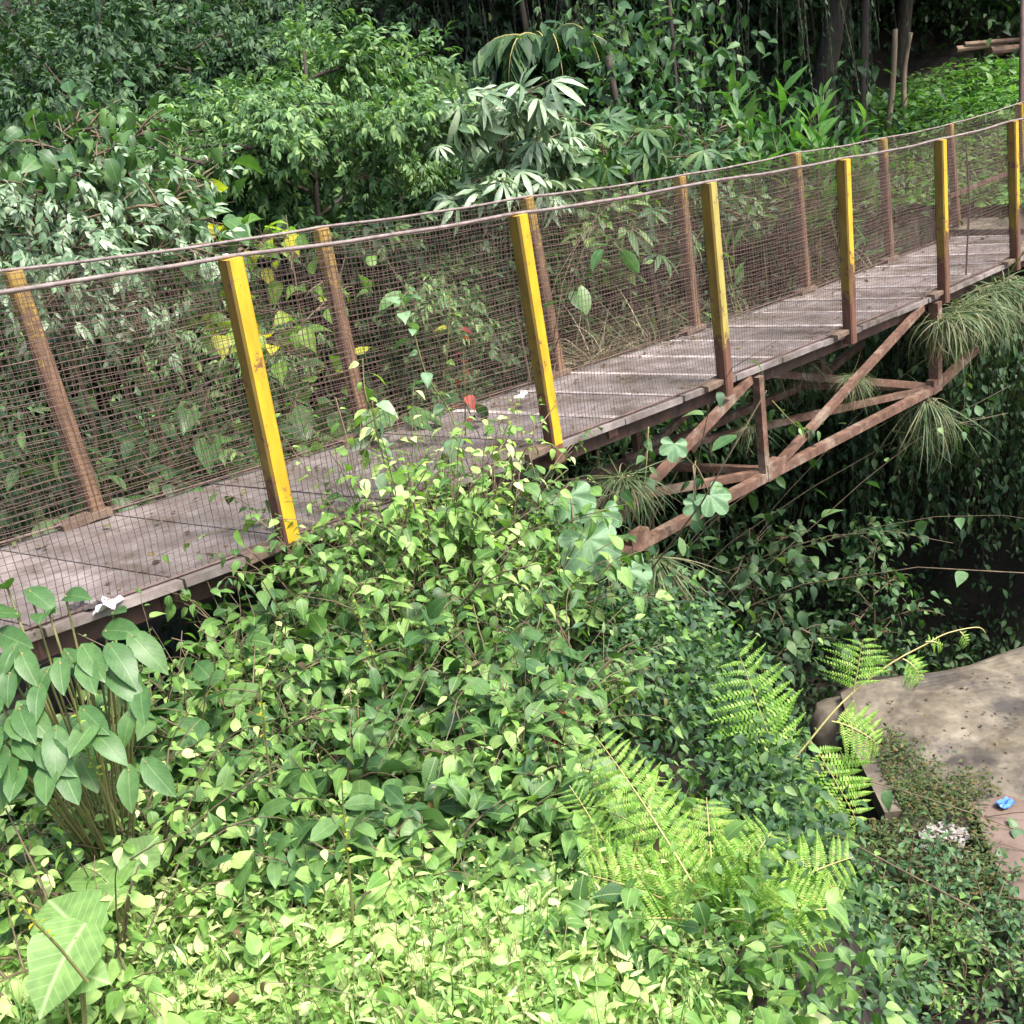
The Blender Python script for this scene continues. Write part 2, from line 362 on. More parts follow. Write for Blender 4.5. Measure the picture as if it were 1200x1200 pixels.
# ------------------------------------------------------------------ ground
def sst(x, a, b): t = np.clip((x-a)/(b-a), 0, 1); return t*t*(3-2*t)
def wob(x, y):
    return (.10*np.sin(x*2.3+1.1*y)+.07*np.sin(3.7*x-2.9*y+1)+.04*np.sin(7.1*x+5.3*y)+.05*np.sin(6.3*y-4.1*x+2))
def ground(x, y):
    x = np.asarray(x, float); y = np.asarray(y, float)
    s = (x-A0[0])*BD[0]+(y-A0[1])*BD[1]; m = (x-A0[0])*BN[0]+(y-A0[1])*BN[1]
    bank = -.12-.13*np.clip(y, 0, 5.2)-.02*np.clip(y-5.2, 0, 9)-.10*np.clip(-y, 0, 4)*-1.
    bank = bank+.9*sst(-s, 3.5, 9)*(y > -50)
    edge = .31+.37*np.sin(np.clip(y-1.5, 0, 3.6)*.8)
    gn = (x-edge); gf = (s-.9)*.95
    w = sst(m, -1.4, .2); g = gn*(1-w)+gf*w
    low = -3.10+.05*wob(x*2, y*2)
    deep = -4.9-.03*np.clip(y-6, 0, 30)
    trench = np.maximum(sst(m, -.2, 1.), sst(y, 4.9, 5.5)*(1-sst(x, 1.85+.12*np.clip(y-5.5, 0, 3), 2.0+.12*np.clip(y-5.5, 0, 3))))
    trench = np.maximum(trench, sst(y, 7.55, 8.0)*sst(x, 1.4, 1.8))
    floor = low*(1-trench)+deep*trench
    gw = 1.05-.35*sst(y, 2.6, 3.6)
    z = bank*(1-sst(g/gw, 0, 1))+floor*sst(g/gw, 0, 1)
    far = -.62+.26*np.clip(s-10.5, 0, 14)
    gs = s-8.2+.5*sst(-m, 1, 3)*-3.
    f2 = sst(s-8.4-1.6*sst(-m, .5, 2.5), 0, 1.3)
    z = z*(1-f2)+far*f2
    z = z+wob(x, y)*(.45+.6*trench*sst(g, .2, 2)*(1-f2))*(1-.7*sst(g, .2, 1.2)*(1-trench)*(1-f2))
    yh = y-3.5*sst(x, 3.5, 6.5)
    hill = sst(yh, 15.5, 21)*3.2+np.clip(yh-21, 0, 90)*.62
    hill = np.maximum(hill, np.clip(-x-9+np.clip(y, 0, 10)*.1, 0, 60)*.5)
    return z+hill
def gz(x, y): return float(ground(x, y))

def build_ground():
    # one sheet, finer near the bridge, reaching far past everything seen
    def axis(lo, hi, flo, fhi, fine):
        a = list(np.arange(flo, fhi, fine)); st = fine; v = flo
        left = []
        while v > lo: st *= 1.22; v -= st; left.append(v)
        st = fine; v = fhi; right = []
        while v < hi: right.append(v); st *= 1.22; v += st
        return np.array(left[::-1]+a+right)
    X = axis(-1500, 1500, -7, 10, .12); Y = axis(-800, 1800, -1, 17, .12)
    gx, gy = np.meshgrid(X, Y)
    Z = ground(gx, gy); Z = np.minimum(Z, 42+.01*gy)
    nx, ny = len(X), len(Y); b = MB()
    V = np.stack([gx, gy, Z], -1).reshape(-1, 3)
    i = np.arange(ny-1)[:, None]*nx; j = np.arange(nx-1)[None]
    b.quads(V, np.stack([i+j, i+j+1, i+nx+j+1, i+nx+j], -1).reshape(-1, 4))
    structure(b.build('ground', 'soil', smooth=True))
build_ground()

# ------------------------------------------------------------------ the footbridge
bridge = thing('footbridge', 'narrow concrete footbridge on a rusty truss with yellow posts and wire mesh sides', 'footbridge', tuple(B(0, 0, 0)))
BL0 = np.array(bridge.location)
def bl(p): return np.asarray(p, float)-BL0
S0, S1 = -4.6, 14.5
def bridge_part(b, name, mt, smooth=False): return b.build(name, mt, bridge, smooth=smooth)
d3 = np.array([*BD, 0]); n3 = np.array([*BN, 0]); z3 = np.array([0, 0, 1.])
# deck slabs and joints
nsk = n3-d3*.22                           # the slabs lie slightly askew
b = MB(); jb = MB(); pitch = .565; s = S0; k = 0
while s < S1:
    e = s+pitch; sl = (dz(e)-dz(s))/pitch; c = B((s+e)/2, W/2, dz((s+e)/2)-.05)
    ax = (d3+z3*sl)*(pitch/2-.006)
    j0 = rng.uniform(-.012, .012); jz = rng.uniform(-.005, .005)
    b.box(bl(c)+n3*j0*.4+z3*(jz+.032), ax, nsk*(W/2+.004+rng.uniform(-.004, .004)), z3*.018)
    j0 = bl(B(e, W/2, dz(e)+.002))
    if s > 1.4: jb.box(j0-z3*.003, d3*(.018+rng.uniform(-.006, .014)), nsk*(W/2-.02-rng.uniform(0, .10)), z3*.008)
    s = e; k += 1
bridge_part(b, 'deck', 'concrete'); bridge_part(jb, 'deck_joint', 'joint')
# steel edge beams under the deck
for m in (.10, W-.10):
    b = MB(); ss = np.arange(S0, S1, .5)
    for a, c in zip(ss[:-1], ss[1:]): b.bar(bl(B(a, m, dz(a)-.083)), bl(B(c+.01, m, dz(c)-.083)), .07, .09)
    bridge_part(b, 'edge_beam', 'dark_rust')
# posts
def post(s, m, h, w, mt, lean=(0, 0), inner=1):
    b = MB(); hw = w/2; n = 7
    t = np.array([lean[0]*BD[0]+lean[1]*BN[0], lean[0]*BD[1]+lean[1]*BN[1], 0])
    # square tube with softened corners
    ch = .010; prof = [(-hw+ch, -hw), (hw-ch, -hw), (hw, -hw+ch), (hw, hw-ch), (hw-ch, hw), (-hw+ch, hw), (-hw, hw-ch), (-hw, -hw+ch)]
    V = []
    zz = np.linspace(-.075, h, n)
    for z in zz:
        for (x, y) in prof: V.append(d3*x+n3*y+z3*z+t*max(z, 0)/h)
    Q = [(i*8+j, i*8+(j+1) % 8, (i+1)*8+(j+1) % 8, (i+1)*8+j) for i in range(n-1) for j in range(8)]
    lo = np.concatenate([np.array(Q).ravel(), np.arange(8)+(n-1)*8]); b.add(V, lo, np.concatenate([np.full(len(Q), 4), [8]]))
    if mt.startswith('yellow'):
        mi = np.zeros(len(Q)+1, np.int32); mi[:-1] = np.tile([0, 0, 0, 0, 0, 1, 1, 1], n-1); b.m = [mi]  # left face and its corners take the paint darkened as shade
    o = b.build('post', [mt, 'yellow_shade'] if mt.startswith('yellow') else mt, bridge, loc=tuple(bl(B(s, m, dz(s)))))
    f = MB(); f.box(z3*.020-d3*.085+n3*inner*.03, d3*.125, n3*.048, z3*.016)
    f.build('foot_plate', 'timber', o)
    return o
PN = [((268, 303), (340, 640)), ((606, 252), (650, 527)), ((830, 214), (850, 450)), ((987, 187), (996, 391)), ((1102, 164), (1106, 345)), ((1187, 142), (1190, 304))]
PF = [((15, 318), (115, 603)), ((375, 268), (428, 512)), ((617, 232), (655, 432)), ((797, 207), (814, 378)), ((932, 180), (945, 337)), ((1033, 163), (1043, 298)), ((1114, 146), (1122, 272)), ((1193, 122), (1198, 253))]
def plist(src, off):
    out = []
    for tp, bt in src:
        p = on(*bt, off); q = on(*tp, off); s0, _ = sm(p); s1, _ = sm(q)
        out.append((s0, q[2]-dz(s0), s1-s0))
    return out
near_posts = plist(PN, -.02); far_posts = plist(PF, W+.02)
np_ = [near_posts[0][0]-1.67*k for k in (2, 1)]
near_posts = [(np_[0], 1.2, 0), (np_[1], 1.2, 0)]+near_posts+[(9.75, 1.2, 0), (11.4, 1.2, 0), (13.1, 1.2, 0)]
fp = far_posts[0][0]
far_posts = [(fp-3.3, 1.2, 0), (fp-1.65, 1.2, 0)]+far_posts+[(12.9, 1.2, 0)]
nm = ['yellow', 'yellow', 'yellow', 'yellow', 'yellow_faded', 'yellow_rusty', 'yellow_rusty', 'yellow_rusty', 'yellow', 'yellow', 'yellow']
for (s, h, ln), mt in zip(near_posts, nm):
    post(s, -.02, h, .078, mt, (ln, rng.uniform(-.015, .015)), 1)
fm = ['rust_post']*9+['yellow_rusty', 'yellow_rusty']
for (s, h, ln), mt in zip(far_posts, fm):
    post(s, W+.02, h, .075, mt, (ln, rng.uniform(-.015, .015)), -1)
def rail_z(posts, s):
    S = [p[0]+p[2] for p in posts]; H = [dz(p[0])+p[1] for p in posts]
    return np.interp(s, S, H)
for posts, m, r in ((near_posts, -.02, .0085), (far_posts, W+.02, .008)):
    ss = np.arange(posts[0][0], posts[-1][0]+.01, .12); b = MB()
    S = np.array([p[0]+p[2] for p in posts])
    P = []
    for s in ss:
        i = np.clip(np.searchsorted(S, s), 1, len(S)-1); t = np.clip((s-S[i-1])/(S[i]-S[i-1]), 0, 1)
        P.append(bl(B(s, m+.002*math.sin(s*5.1), rail_z(posts, s)+.008-.012*4*t*(1-t)+.0015*math.sin(s*9.3))))
    b.tube(P, r, 8); bridge_part(b, 'hand_rail', 'rail', True)
    # bottom wire the netting is tied to
    b = MB(); b.tube([bl(B(s, m+(.05 if m < .5 else -.05), dz(s)+.02)) for s in ss], .006, 5); bridge_part(b, 'tie_wire', 'wire')
# wire netting, one panel to a bay
def netting(posts, m, sgn):
    S = [p[0] for p in posts]
    for a, c in zip(S[:-1], S[1:]):
        b = MB(); g = .0285; rad = .0014; ph = rng.uniform(0, 6, 4)
        def pt(s, u):
            t = (s-a)/(c-a); top = rail_z(posts, s)-.002; bot = dz(s)+.006
            bulge = .048*math.sin(math.pi*t)*math.sin(math.pi*u)*math.sin(ph[0]+3*t)+.010*math.sin(7*t+ph[1])*math.sin(5*u+ph[2])
            ds = .007*math.sin(9*u+ph[3])+.004*math.sin(23*u+s*3)
            dzv = .006*math.sin(6*t+ph[1])*math.sin(math.pi*u)+.003*math.sin(21*t+u*9)
            sag = .018*4*t*(1-t)*u
            return bl(B(s+ds, m+sgn*.046+bulge, bot+(top-bot)*u+dzv-sag))
        for s in np.arange(a+.012, c, g):
            s = s+rng.normal(0, .0012)
            b.tube([pt(s, u) for u in np.linspace(0, 1, 7)], rad*rng.uniform(.8, 1.2), 3)
        nu = int(1.2/g)
        for i in range(nu+1):
            u = i/nu
            b.tube([pt(s, u) for s in np.linspace(a, c, 12)], rad*rng.uniform(.85, 1.25), 3)
        bridge_part(b, 'mesh_panel', 'wire')
netting(near_posts, -.02, 1); netting(far_posts, W+.02, -1)
# slim upright rod and a loose mid rail at the far end
b = MB(); p0 = on(1132, 322, .1); b.tube([bl(p0), bl(p0+np.array([.02, 0, .62])), bl(p0+np.array([-.02, 0, 1.12]))], .008, 6); bridge_part(b, 'upright_rod', 'wire')
b = MB(); b.bar(bl(on(1112, 230, W)), bl(on(1215, 190, W)), .04); bridge_part(b, 'mid_rail', 'rust')
# truss below
NC = [on(*p) for p in [(1140, 408), (1095, 455), (905, 553), (825, 598), (740, 640), (610, 705)]]
s_, m_ = sm(NC[0]); 
def strut(p, q, w, name='brace', h=None):
    b = MB(); b.bar(bl(p), bl(q), w, h); return bridge_part(b, name, 'rust')
MF = W-.12
cz = lambda s: np.interp(s, [1.3, 2.25, 3.0, 3.82, 6.4, 7.18, 9], [-.90, -.95, -1.0, -1.03, -1.19, -1.08, -1.0])
for m in (.0, MF):
    for a, c in ((1.0, 2.3), (2.3, 3.8), (3.8, 6.4), (6.4, 7.25)):
        strut(B(a, m, cz(a)), B(c, m, cz(c)), .060, 'bottom_chord')
under = lambda s, m: B(s, m, dz(s)-.05)
for m in (.0, MF):
    o = 0 if m == 0 else .0
    for sv in (3.72, 6.42):
        strut(B(sv, m, cz(sv)+.03), under(sv-.02, m), .055 if sv < 5 else .08)
    strut(B(3.86, m, cz(3.86)+.03), under(6.15, m), .05)
    strut(B(1.55, m, cz(1.55)+.03), under(3.6, m), .05)
    strut(B(.9, m, dz(.9)-.20), B(1.5, m, cz(1.5)), .06)
for m in (.0, MF):                                # gusset plates at the joints
    for sv in (1.5, 2.3, 3.8, 6.4):
        b = MB(); b.box(bl(B(sv, m, cz(sv)+.03)), d3*.085, n3*.034, z3*.06); bridge_part(b, 'gusset_plate', 'rust')
# cross members and bottom laterals
for sv in (2.25, 3.82, 6.40):
    strut(B(sv, .03, cz(sv)+.01), B(sv-.35, MF, cz(sv)+.03), .05)
    strut(under(sv, .05), under(sv, MF-.03), .08)
strut(B(6.36, .0, cz(6.4)+.02), B(3.55, MF, cz(3.8)+.05), .05)
strut(B(3.78, .0, cz(3.8)+.02), B(2.0, MF, cz(2.2)+.05), .05)
strut(on(895, 437, .55), B(6.3, .06, cz(6.3)+.04), .055)
strut(on(808, 528, .5), under(4.2, .35), .055)
# support column of the far end with hanging roots
b = MB(); b.box(bl(B(9.9, W/2, -1.8)), d3*.35, n3*.75, z3*1.35); bridge_part(b, 'abutment', 'slab')
b = MB(); b.box(bl(B(-1.6, W/2, -1.0)), d3*.5, n3*.75, z3*.72); bridge_part(b, 'abutment', 'slab')

def tie_pole():
    p = B(far_posts[-2][0], W+.09, 0); z0 = dz(far_posts[-2][0])-.8
    o = thing('pole', 'thin dark iron pole rising behind the last yellow post at the right edge', 'pole', (p[0], p[1], z0))
    b = MB(); b.tube([(0, 0, 0), (.02, 0, 1.6), (-.02, .02, 4.6)], .028, 8); b.build('shaft', 'wire', o, smooth=True)
    b = MB()
    for z in (1.1, 1.9): b.box((0, 0, z), (.05, 0, 0), (0, .05, 0), (0, 0, .02))
    b.build('clamp', 'rust', o)
tie_pole()


# ------------------------------------------------------------------ plant growth
Z3 = np.array([0, 0, 1.])
def rv(s=1.): return rng.normal(0, s, 3)
def path(base, d, L, n=8, grav=0., jit=.12, up=0.):
    P = [np.asarray(base, float)]; d = norm(np.asarray(d, float)); st = L/(n-1)
    for i in range(n-1):
        d = norm(d+rv(jit)*.6+Z3*(up-grav)*(i+1)/n*.5); P.append(P[-1]+d*st)
    return np.array(P)
def along(P, t):
    t = np.asarray(t)*(len(P)-1); i = np.clip(t.astype(int), 0, len(P)-2); f = (t-i)[:, None]
    return P[i]*(1-f)+P[i+1]*f, norm(P[i+1]-P[i])
def leaf_on(ml, P, n, size, tpl, start=.2, droop=.3, out=.85, fwd=.45, pet=.2, jit=.25, taper=.35, mi=0, flat=1.):
    if n <= 0: return
    t = start+(1-start)*(np.arange(n)+rng.uniform(.2, .8, n))/n
    p, T = along(P, t)
    a = np.arange(n)*2.4+rng.uniform(0, 6.28)
    U = norm(np.cross(T, Z3+rng.normal(0, .1, (n, 3)))); Vv = np.cross(T, U)
    side = U*np.cos(a)[:, None]+Vv*np.sin(a)[:, None]
    side[:, 2] *= .6
    D = side*out+T*fwd-Z3*droop+rng.normal(0, jit, (n, 3))
    S = size*rng.uniform(.42, 1.28, n)*(1-taper*np.clip((t-.6)/.4, 0, 1))
    ml.leaves(tpl, p+norm(D)*(S*pet)[:, None], D, Z3*flat+side*.25+rng.normal(0, .3, (n, 3)), S, mi)
def stalk(ms, ml, base, d, L, r, n, size, tpl, sub=0, grav=.35, jit=.14, **kw):
    P = path(base, d, L, 8, grav, jit)
    ms.tube(P, np.linspace(r, r*.35, 8), 5)
    leaf_on(ml, P, n, size, tpl, **kw)
    for k in range(sub):
        t = rng.uniform(.25, .85); p, T = along(P, np.array([t]))
        dd = norm(T[0]+rv(.55)+Z3*.15)
        stalk(ms, ml, p[0], dd, L*(1-t)*rng.uniform(.7, 1.1)+L*.12, r*.5, max(3, int(n*.5)), size*.9, tpl, 0, grav, jit, **kw)
def shrub_mesh(ms, ml, base, H, spread, nst, nl, size, tpl, sub=2, grav=.5, r=.008, lean=(0, 0), **kw):
    base = np.asarray(base, float)
    for i in range(nst):
        a = rng.uniform(0, 6.28); q = spread*math.sqrt(rng.uniform(.02, 1))
        d = np.array([math.cos(a)*q+lean[0], math.sin(a)*q+lean[1], 1.])
        b = base+np.array([math.cos(a), math.sin(a), 0])*rng.uniform(0, .12*H)
        stalk(ms, ml, b, d, H*rng.uniform(.75, 1.2), r*rng.uniform(.7, 1.2), nl, size, tpl, sub, grav, **kw)
def shrub(name, label, cat, base, H, spread, nst, nl, size, tpl, leafm, stemm='twig', group=None, **kw):
    root = thing(name, label, cat, tuple(base), group)
    ms, ml = MB(), MB(); shrub_mesh(ms, ml, (0, 0, 0), H, spread, nst, nl, size, tpl, **kw)
    ms.build('stem', stemm, root, smooth=True); ml.build('foliage', leafm, root, smooth=True)
    return root
def shrub_px(name, label, cat, px, py, y, spread, nst, nl, size, tpl, leafm, sink=0., **kw):
    """a shrub whose top stands at a surveyed point, rooted in the ground below it"""
    p = at(px, py, y); g = gz(p[0], p[1])-.03-sink
    return shrub(name, label, cat, (p[0], p[1], g), max(.25, (p[2]-g)/1.02), spread, nst, nl, size, tpl, leafm, **kw)

def tree_meshes(H, crown_r, crown_lo, nlimb, leaf, tpl, nleaf, trunk_r, levels=2, droop=.25, seed=0, clump=.30, straight=False, thin=1.):
    """tapered trunk, limbs, twigs; leaves in sprays round the twigs so gaps stay between the clumps"""
    mt, ml = MB(), MB()
    T = path((0, 0, 0), (rng.uniform(-.1, .1), rng.uniform(-.1, .1), 1), H*.93, 12, 0, .07, .1)
    if straight: T = np.linspace((0, 0, 0), (0, 0, H*.95), 12)+rng.normal(0, .02, (12, 3))*np.array([1, 1, 0])
    mt.tube(T, np.linspace(trunk_r, trunk_r*.18, 12), 8)
    tips = []
    for i in range(nlimb):
        t = crown_lo+(.98-crown_lo)*(i+rng.uniform(0, 1))/nlimb
        p, tt = along(T, np.array([t])); a = i*2.4+rng.uniform(-.5, .5)
        rr = crown_r*(.55+.75*math.sin(math.pi*min(1, (t-crown_lo)/(1-crown_lo)*.8+.15)))*rng.uniform(.7, 1.1)
        L = path(p[0], (math.cos(a), math.sin(a), rng.uniform(.1, .75)), rr, 8, .25, .16)
        mt.tube(L, np.linspace(trunk_r*.42*(1.15-t*.6), .008, 8), 6)
        for k in range(9):
            u = rng.uniform(.25, 1); q, qt = along(L, np.array([u]))
            S = path(q[0], qt[0]+rv(.65)+Z3*.15, rr*rng.uniform(.25, .5), 6, .3, .2)
            mt.tube(S, np.linspace(.016, .004, 6)*thin, 4); tips.append(S)
    per = max(1, nleaf//len(tips))
    for S in tips:
        n = per; t = rng.uniform(.1, 1.05, n)**.8; p, T2 = along(S, np.clip(t, 0, 1))
        p = p+rng.normal(0, clump*.5, (n, 3))*np.array([1, 1, .55])
        D = T2*.5+rng.normal(0, .6, (n, 3))-Z3*droop+norm(p-S[0])*.5
        ml.leaves(tpl, p, D, Z3+rng.normal(0, .45, (n, 3)), leaf*rng.uniform(.6, 1.25, n))
    return mt, ml
def tree(name, label, base, mt_ml, bark, leafm, group=None, rz=0, scale=1.):
    root = thing(name, label, 'tree', tuple(base), group, rz); root.scale = (scale,)*3
    mt_ml[0].build('trunk', bark, root, smooth=True); mt_ml[1].build('crown', leafm, root, smooth=True)
    return root

def sprig_tpl(seed):
    r = np.random.default_rng(seed); parts = []
    for k in range(5):
        a = (-1)**k*(.5+.25*r.uniform()); y = .25*k-.1; t = T_small[k % 3] if k % 2 else T_slim[k % 3]
        parts.append(xf((t[0]*r.uniform(.75, 1.05), t[1], t[2], t[3]), rz3(a*(k < 4))@rx3(-r.uniform(0, .5)), (0, y, -.04*k)))
    return merge_tpl(parts)
T_sprig = [sprig_tpl(i) for i in range(4)]

# ------------------------------------------------------------------ ferns
def pinnule_tpl(n=13, seed=0, droop=.35, wd=.105):
    r = np.random.default_rng(seed); V = []; lo = []; c = []
    def zz(y): return -droop*y*y
    for k in range(n):
        y = .03+.95*k/n; L = wd*r.uniform(.85, 1.1)*(1-(k/n)**1.8)*min(1, .55+k*.3)+.012; w = .040*13/n
        for sg in (-1, 1):
            b = len(V); y1 = y+(.03 if sg > 0 else 0)
            V += [(0, y1-w*.5, zz(y1)), (sg*L*.55, y1-w*.6+L*.12, zz(y1)-.012), (sg*L, y1+L*.3, zz(y1)-.05-r.uniform(0, .03)), (sg*L*.5, y1+w*.75+L*.12, zz(y1)-.008), (0, y1+w*.5, zz(y1))]
            f = [b, b+1, b+2, b+3, b+4]; lo += f if sg > 0 else f[::-1]; c.append(5)
    b = len(V)
    for y in (0, .5, 1): V += [(-.008, y, zz(y)+.004), (.008, y, zz(y)+.004)]
    for k in (0, 1): lo += [b+2*k, b+2*k+1, b+2*k+3, b+2*k+2]; c.append(4)
    lo = np.array(lo); return np.array(V, float), lo, np.array(c), np.zeros((len(lo), 2))
T_pinnule = [pinnule_tpl(13, i, d) for i, d in enumerate((.25, .45, .7))]
T_comb = [pinnule_tpl(18, i+5, d, .095) for i, d in enumerate((.2, .4))]
def pinna(ms, ml, base, d, nrm, L, n, w, droop=.5, curl=0., r=.0028):
    """one side branch of a frond: a midrib with rows of comb-like leaflets on both sides"""
    d = norm(np.asarray(d, float)); nrm = np.asarray(nrm, float)
    P = [np.asarray(base, float)]; k = 9; dd = d.copy()
    for i in range(k-1):
        dd = norm(dd-Z3*droop*.12-nrm*curl*.12+rv(.02)); P.append(P[-1]+dd*L/(k-1))
    P = np.array(P); ms.tube(P, np.linspace(r, r*.3, k), 4)
    t = .06+.92*(np.arange(n)+.5)/n; p, T = along(P, t)
    X = norm(np.cross(T, nrm)); sz = w*(np.sin(math.pi*np.clip(.18+.82*(1-t), 0, 1)*.62)+.02)*np.where(t < .12, .8, 1)
    for sg in (-1, 1):
        D = X*sg+T*.42+rng.normal(0, .05, (n, 3))-Z3*.12
        ml.leaves(T_pinnule, p+T*(.5*L/n if sg > 0 else 0), D, nrm+rng.normal(0, .12, (n, 3)), sz*rng.uniform(.9, 1.1, n))
def simple_frond(ms, ml, base, d, L, w, n=16, droop=.6, r=.004, mi=0):
    P = path(base, d, L, 10, droop, .03); ms.tube(P, np.linspace(r, r*.3, 10), 5)
    t = .14+.85*(np.arange(n)+.5)/n; p, T = along(P, t)
    X = norm(np.cross(T, Z3)); nn = np.cross(X, T)
    sz = w*np.sin(math.pi*(.22+.78*(1-t))*.8)
    for sg in (-1, 1):
        D = X*sg+T*.45-Z3*.15+rng.normal(0, .06, (n, 3))
        ml.leaves(T_comb, p, D, nn+rng.normal(0, .15, (n, 3)), np.maximum(sz, .01), mi)

# ------------------------------------------------------------------ grass clumps
def grass(name, label, base, n, L, spread=1., down=0., leafm=('L_grass', 'L_dry'), dirv=(0, 0), group=None, cat='grass clump', rad=.08, elong=None):
    root = thing(name, label, cat, tuple(base), group); ml = MB()
    a = rng.uniform(0, 6.28, n); q = rng.uniform(.15, 1, n)*spread
    D = np.stack([np.cos(a)*q+dirv[0], np.sin(a)*q+dirv[1], rng.uniform(.2, 1, n)-down], -1)
    P = np.stack([np.cos(a)*rad, np.sin(a)*rad, np.zeros(n)], -1)*rng.uniform(0, 1, (n, 1))
    if elong is not None: P += np.asarray(elong)*rng.uniform(-1, 1, (n, 1))
    ml.leaves(T_blade, P, D, Z3+rng.normal(0, .4, (n, 3)), L*rng.uniform(.4, 1.1, n), 0)
    h = n//2
    ml.leaves(T_blade, P[:h]+rv(.01), D[:h]+rng.normal(0, .3, (h, 3))-Z3*.3, Z3+rng.normal(0, .4, (h, 3)), L*rng.uniform(.4, 1., h), 1)
    ml.build('blades', list(leafm), root, smooth=True); return root

# ------------------------------------------------------------------ near bank
def scatter_ok(x, y):
    v = np.array([x, y, gz(x, y)+.15])-CAM; d = v@FW
    if d < .3: return False
    px, py = 600+FPX*(v@RT)/d, 600-FPX*(v@UP)/d
    return -220 < px < 1420 and -200 < py < 1500
def bank_g(x, y): return x-(.31+.37*math.sin(min(max(y-1.5, 0), 3.6)*.8))

# low herb carpet in front
def lown(x, y): return .5+.25*math.sin(3.1*x+1.7*y)+.25*math.sin(5.3*y-4.1*x+1.)
def carpet_edge(y): return .42-.16*max(0, y-1.2)
ms, ml = MB(), MB(); k = 0
while k < 8000:
    y = rng.uniform(.9, 3.2); x = rng.uniform(-2.4, .6)
    if x > carpet_edge(y)+rng.normal(0, .08) or not scatter_ok(x, y): continue
    if y > 2.2 and rng.uniform() < (y-2.2)*.9: continue
    nz = lown(x, y)
    if rng.uniform() > .35+nz*.8: continue
    k += 1; h = rng.uniform(.05, .20)+.14*nz*rng.uniform(0, 1); b = np.array([x, y, gz(x, y)])
    P = path(b, Z3+rv(.32), h, 5, .1, .14); ms.tube(P, np.linspace(.0022, .001, 5), 3)
    kind = rng.integers(5); sc = rng.uniform(.7, 1.35)
    if kind < 2: leaf_on(ml, P, 8, .055*sc, T_lance, .3, .1, .9, .35, .1, .35)
    elif kind == 2: leaf_on(ml, P, 7, .040*sc, T_ovate, .35, .15, .9, .3, .15, .3)
    elif kind == 3: leaf_on(ml, P, 9, .034*sc, T_small, .3, 0., .9, .4, .15, .35)
    elif rng.uniform() < .35: leaf_on(ml, P, 6, .085*sc, T_ovate, .5, .2, .9, .3, .2, .3)
    else: leaf_on(ml, P, 10, .026*sc, T_slim, .2, 0., .9, .4, .1, .4)
o = MB.build(ml, 'herb_carpet', 'L_herb', smooth=True)
tag(o, 'low bright green herbs carpeting the near bank in the foreground', 'ground cover', kind='stuff')
ms.build('herb_stems', 'stem', o)
ms, ml = MB(), MB(); k = 0
for _ in range(2000):
    y = rng.uniform(1.0, 3.0); x = rng.uniform(-2.4, .6)
    if x > carpet_edge(y): continue
    g = gz(x, y); n = 3
    ml.leaves(T_blade, np.tile([x, y, g+.02], (n, 1))+rng.normal(0, .02, (n, 3)), Z3*.9+rng.normal(0, .5, (n, 3)), Z3+rng.normal(0, .5, (n, 3)), rng.uniform(.12, .34, n))
o = ml.build('grass', 'L_bright', smooth=True)
tag(o, 'thin fresh grass blades mixed through the foreground herbs', 'grass', kind='stuff')

# tangled thicket that covers the bank up to the bridge
ms, ml = MB(), MB(); k = 0
while k < 135:
    y = rng.uniform(2.3, 5.4); x = rng.uniform(-2.6, 1.3)
    s, m = sm((x, y)); g_ = bank_g(x, y)
    if m > -.12 or g_ > .35 or not scatter_ok(x, y): continue
    pxx = 600+FPX*x/(y*.93+.3)
    if x > .12 and y < 3.1 or x > .36 and y < 4.3 or y > 3.6 and x > .06: continue
    k += 1
    vis = CAMZ+y*(-.58) if y < 3.2 else None
    H = np.interp(y, [2.3, 3.2, 4.2, 5.4], [.22, .5, .72, .85])*rng.uniform(.7, 1.15)*(1-.25*max(0, g_))
    kd = rng.uniform()
    tp, sz, nl_, mi_ = ((T_ovate, rng.uniform(.075, .11), 9, 0) if kd < .48 else (T_heart, rng.uniform(.09, .13), 7, 3) if kd < .62 else (T_small, rng.uniform(.045, .06), 15, 1) if kd < .76 else
                        (T_oblong, rng.uniform(.11, .16), 7, 3) if kd < .86 else (T_slim, rng.uniform(.06, .08), 14, 2))
    shrub_mesh(ms, ml, (x, y, gz(x, y)), H, .45, 5, nl_, sz, tp, sub=2, grav=.55, r=.005, droop=.35, mi=mi_)
for _ in range(70):                                   # dry straws and dead leaves caught in the tangle
    y = rng.uniform(1.6, 4.8); x = rng.uniform(-2.3, .4)
    if bank_g(x, y) > .1 or sm((x, y))[1] > -.15: continue
    z = gz(x, y)+rng.uniform(.15, .5); P = path((x, y, z), np.array([rng.normal(), rng.normal(), .8]), rng.uniform(.2, .5), 7, .6, .15); ms.tube(P, .0011, 3, 0)
    n = rng.integers(0, 4); ml.leaves(T_ovate, P[:n], rng.normal(0, 1, (n, 3))-Z3*.6, Z3+rng.normal(0, .6, (n, 3)), rng.uniform(.025, .05, n), 4)
o = ml.build('bank_undergrowth', ['L_shrub', 'L_herb', 'L_tree', 'L_broad', 'L_litter'], smooth=True)
tag(o, 'tangled leafy undergrowth filling the near bank below the bridge deck', 'undergrowth', kind='stuff')
ms.build('undergrowth_stems', ['twig', 'frondstem'], o)

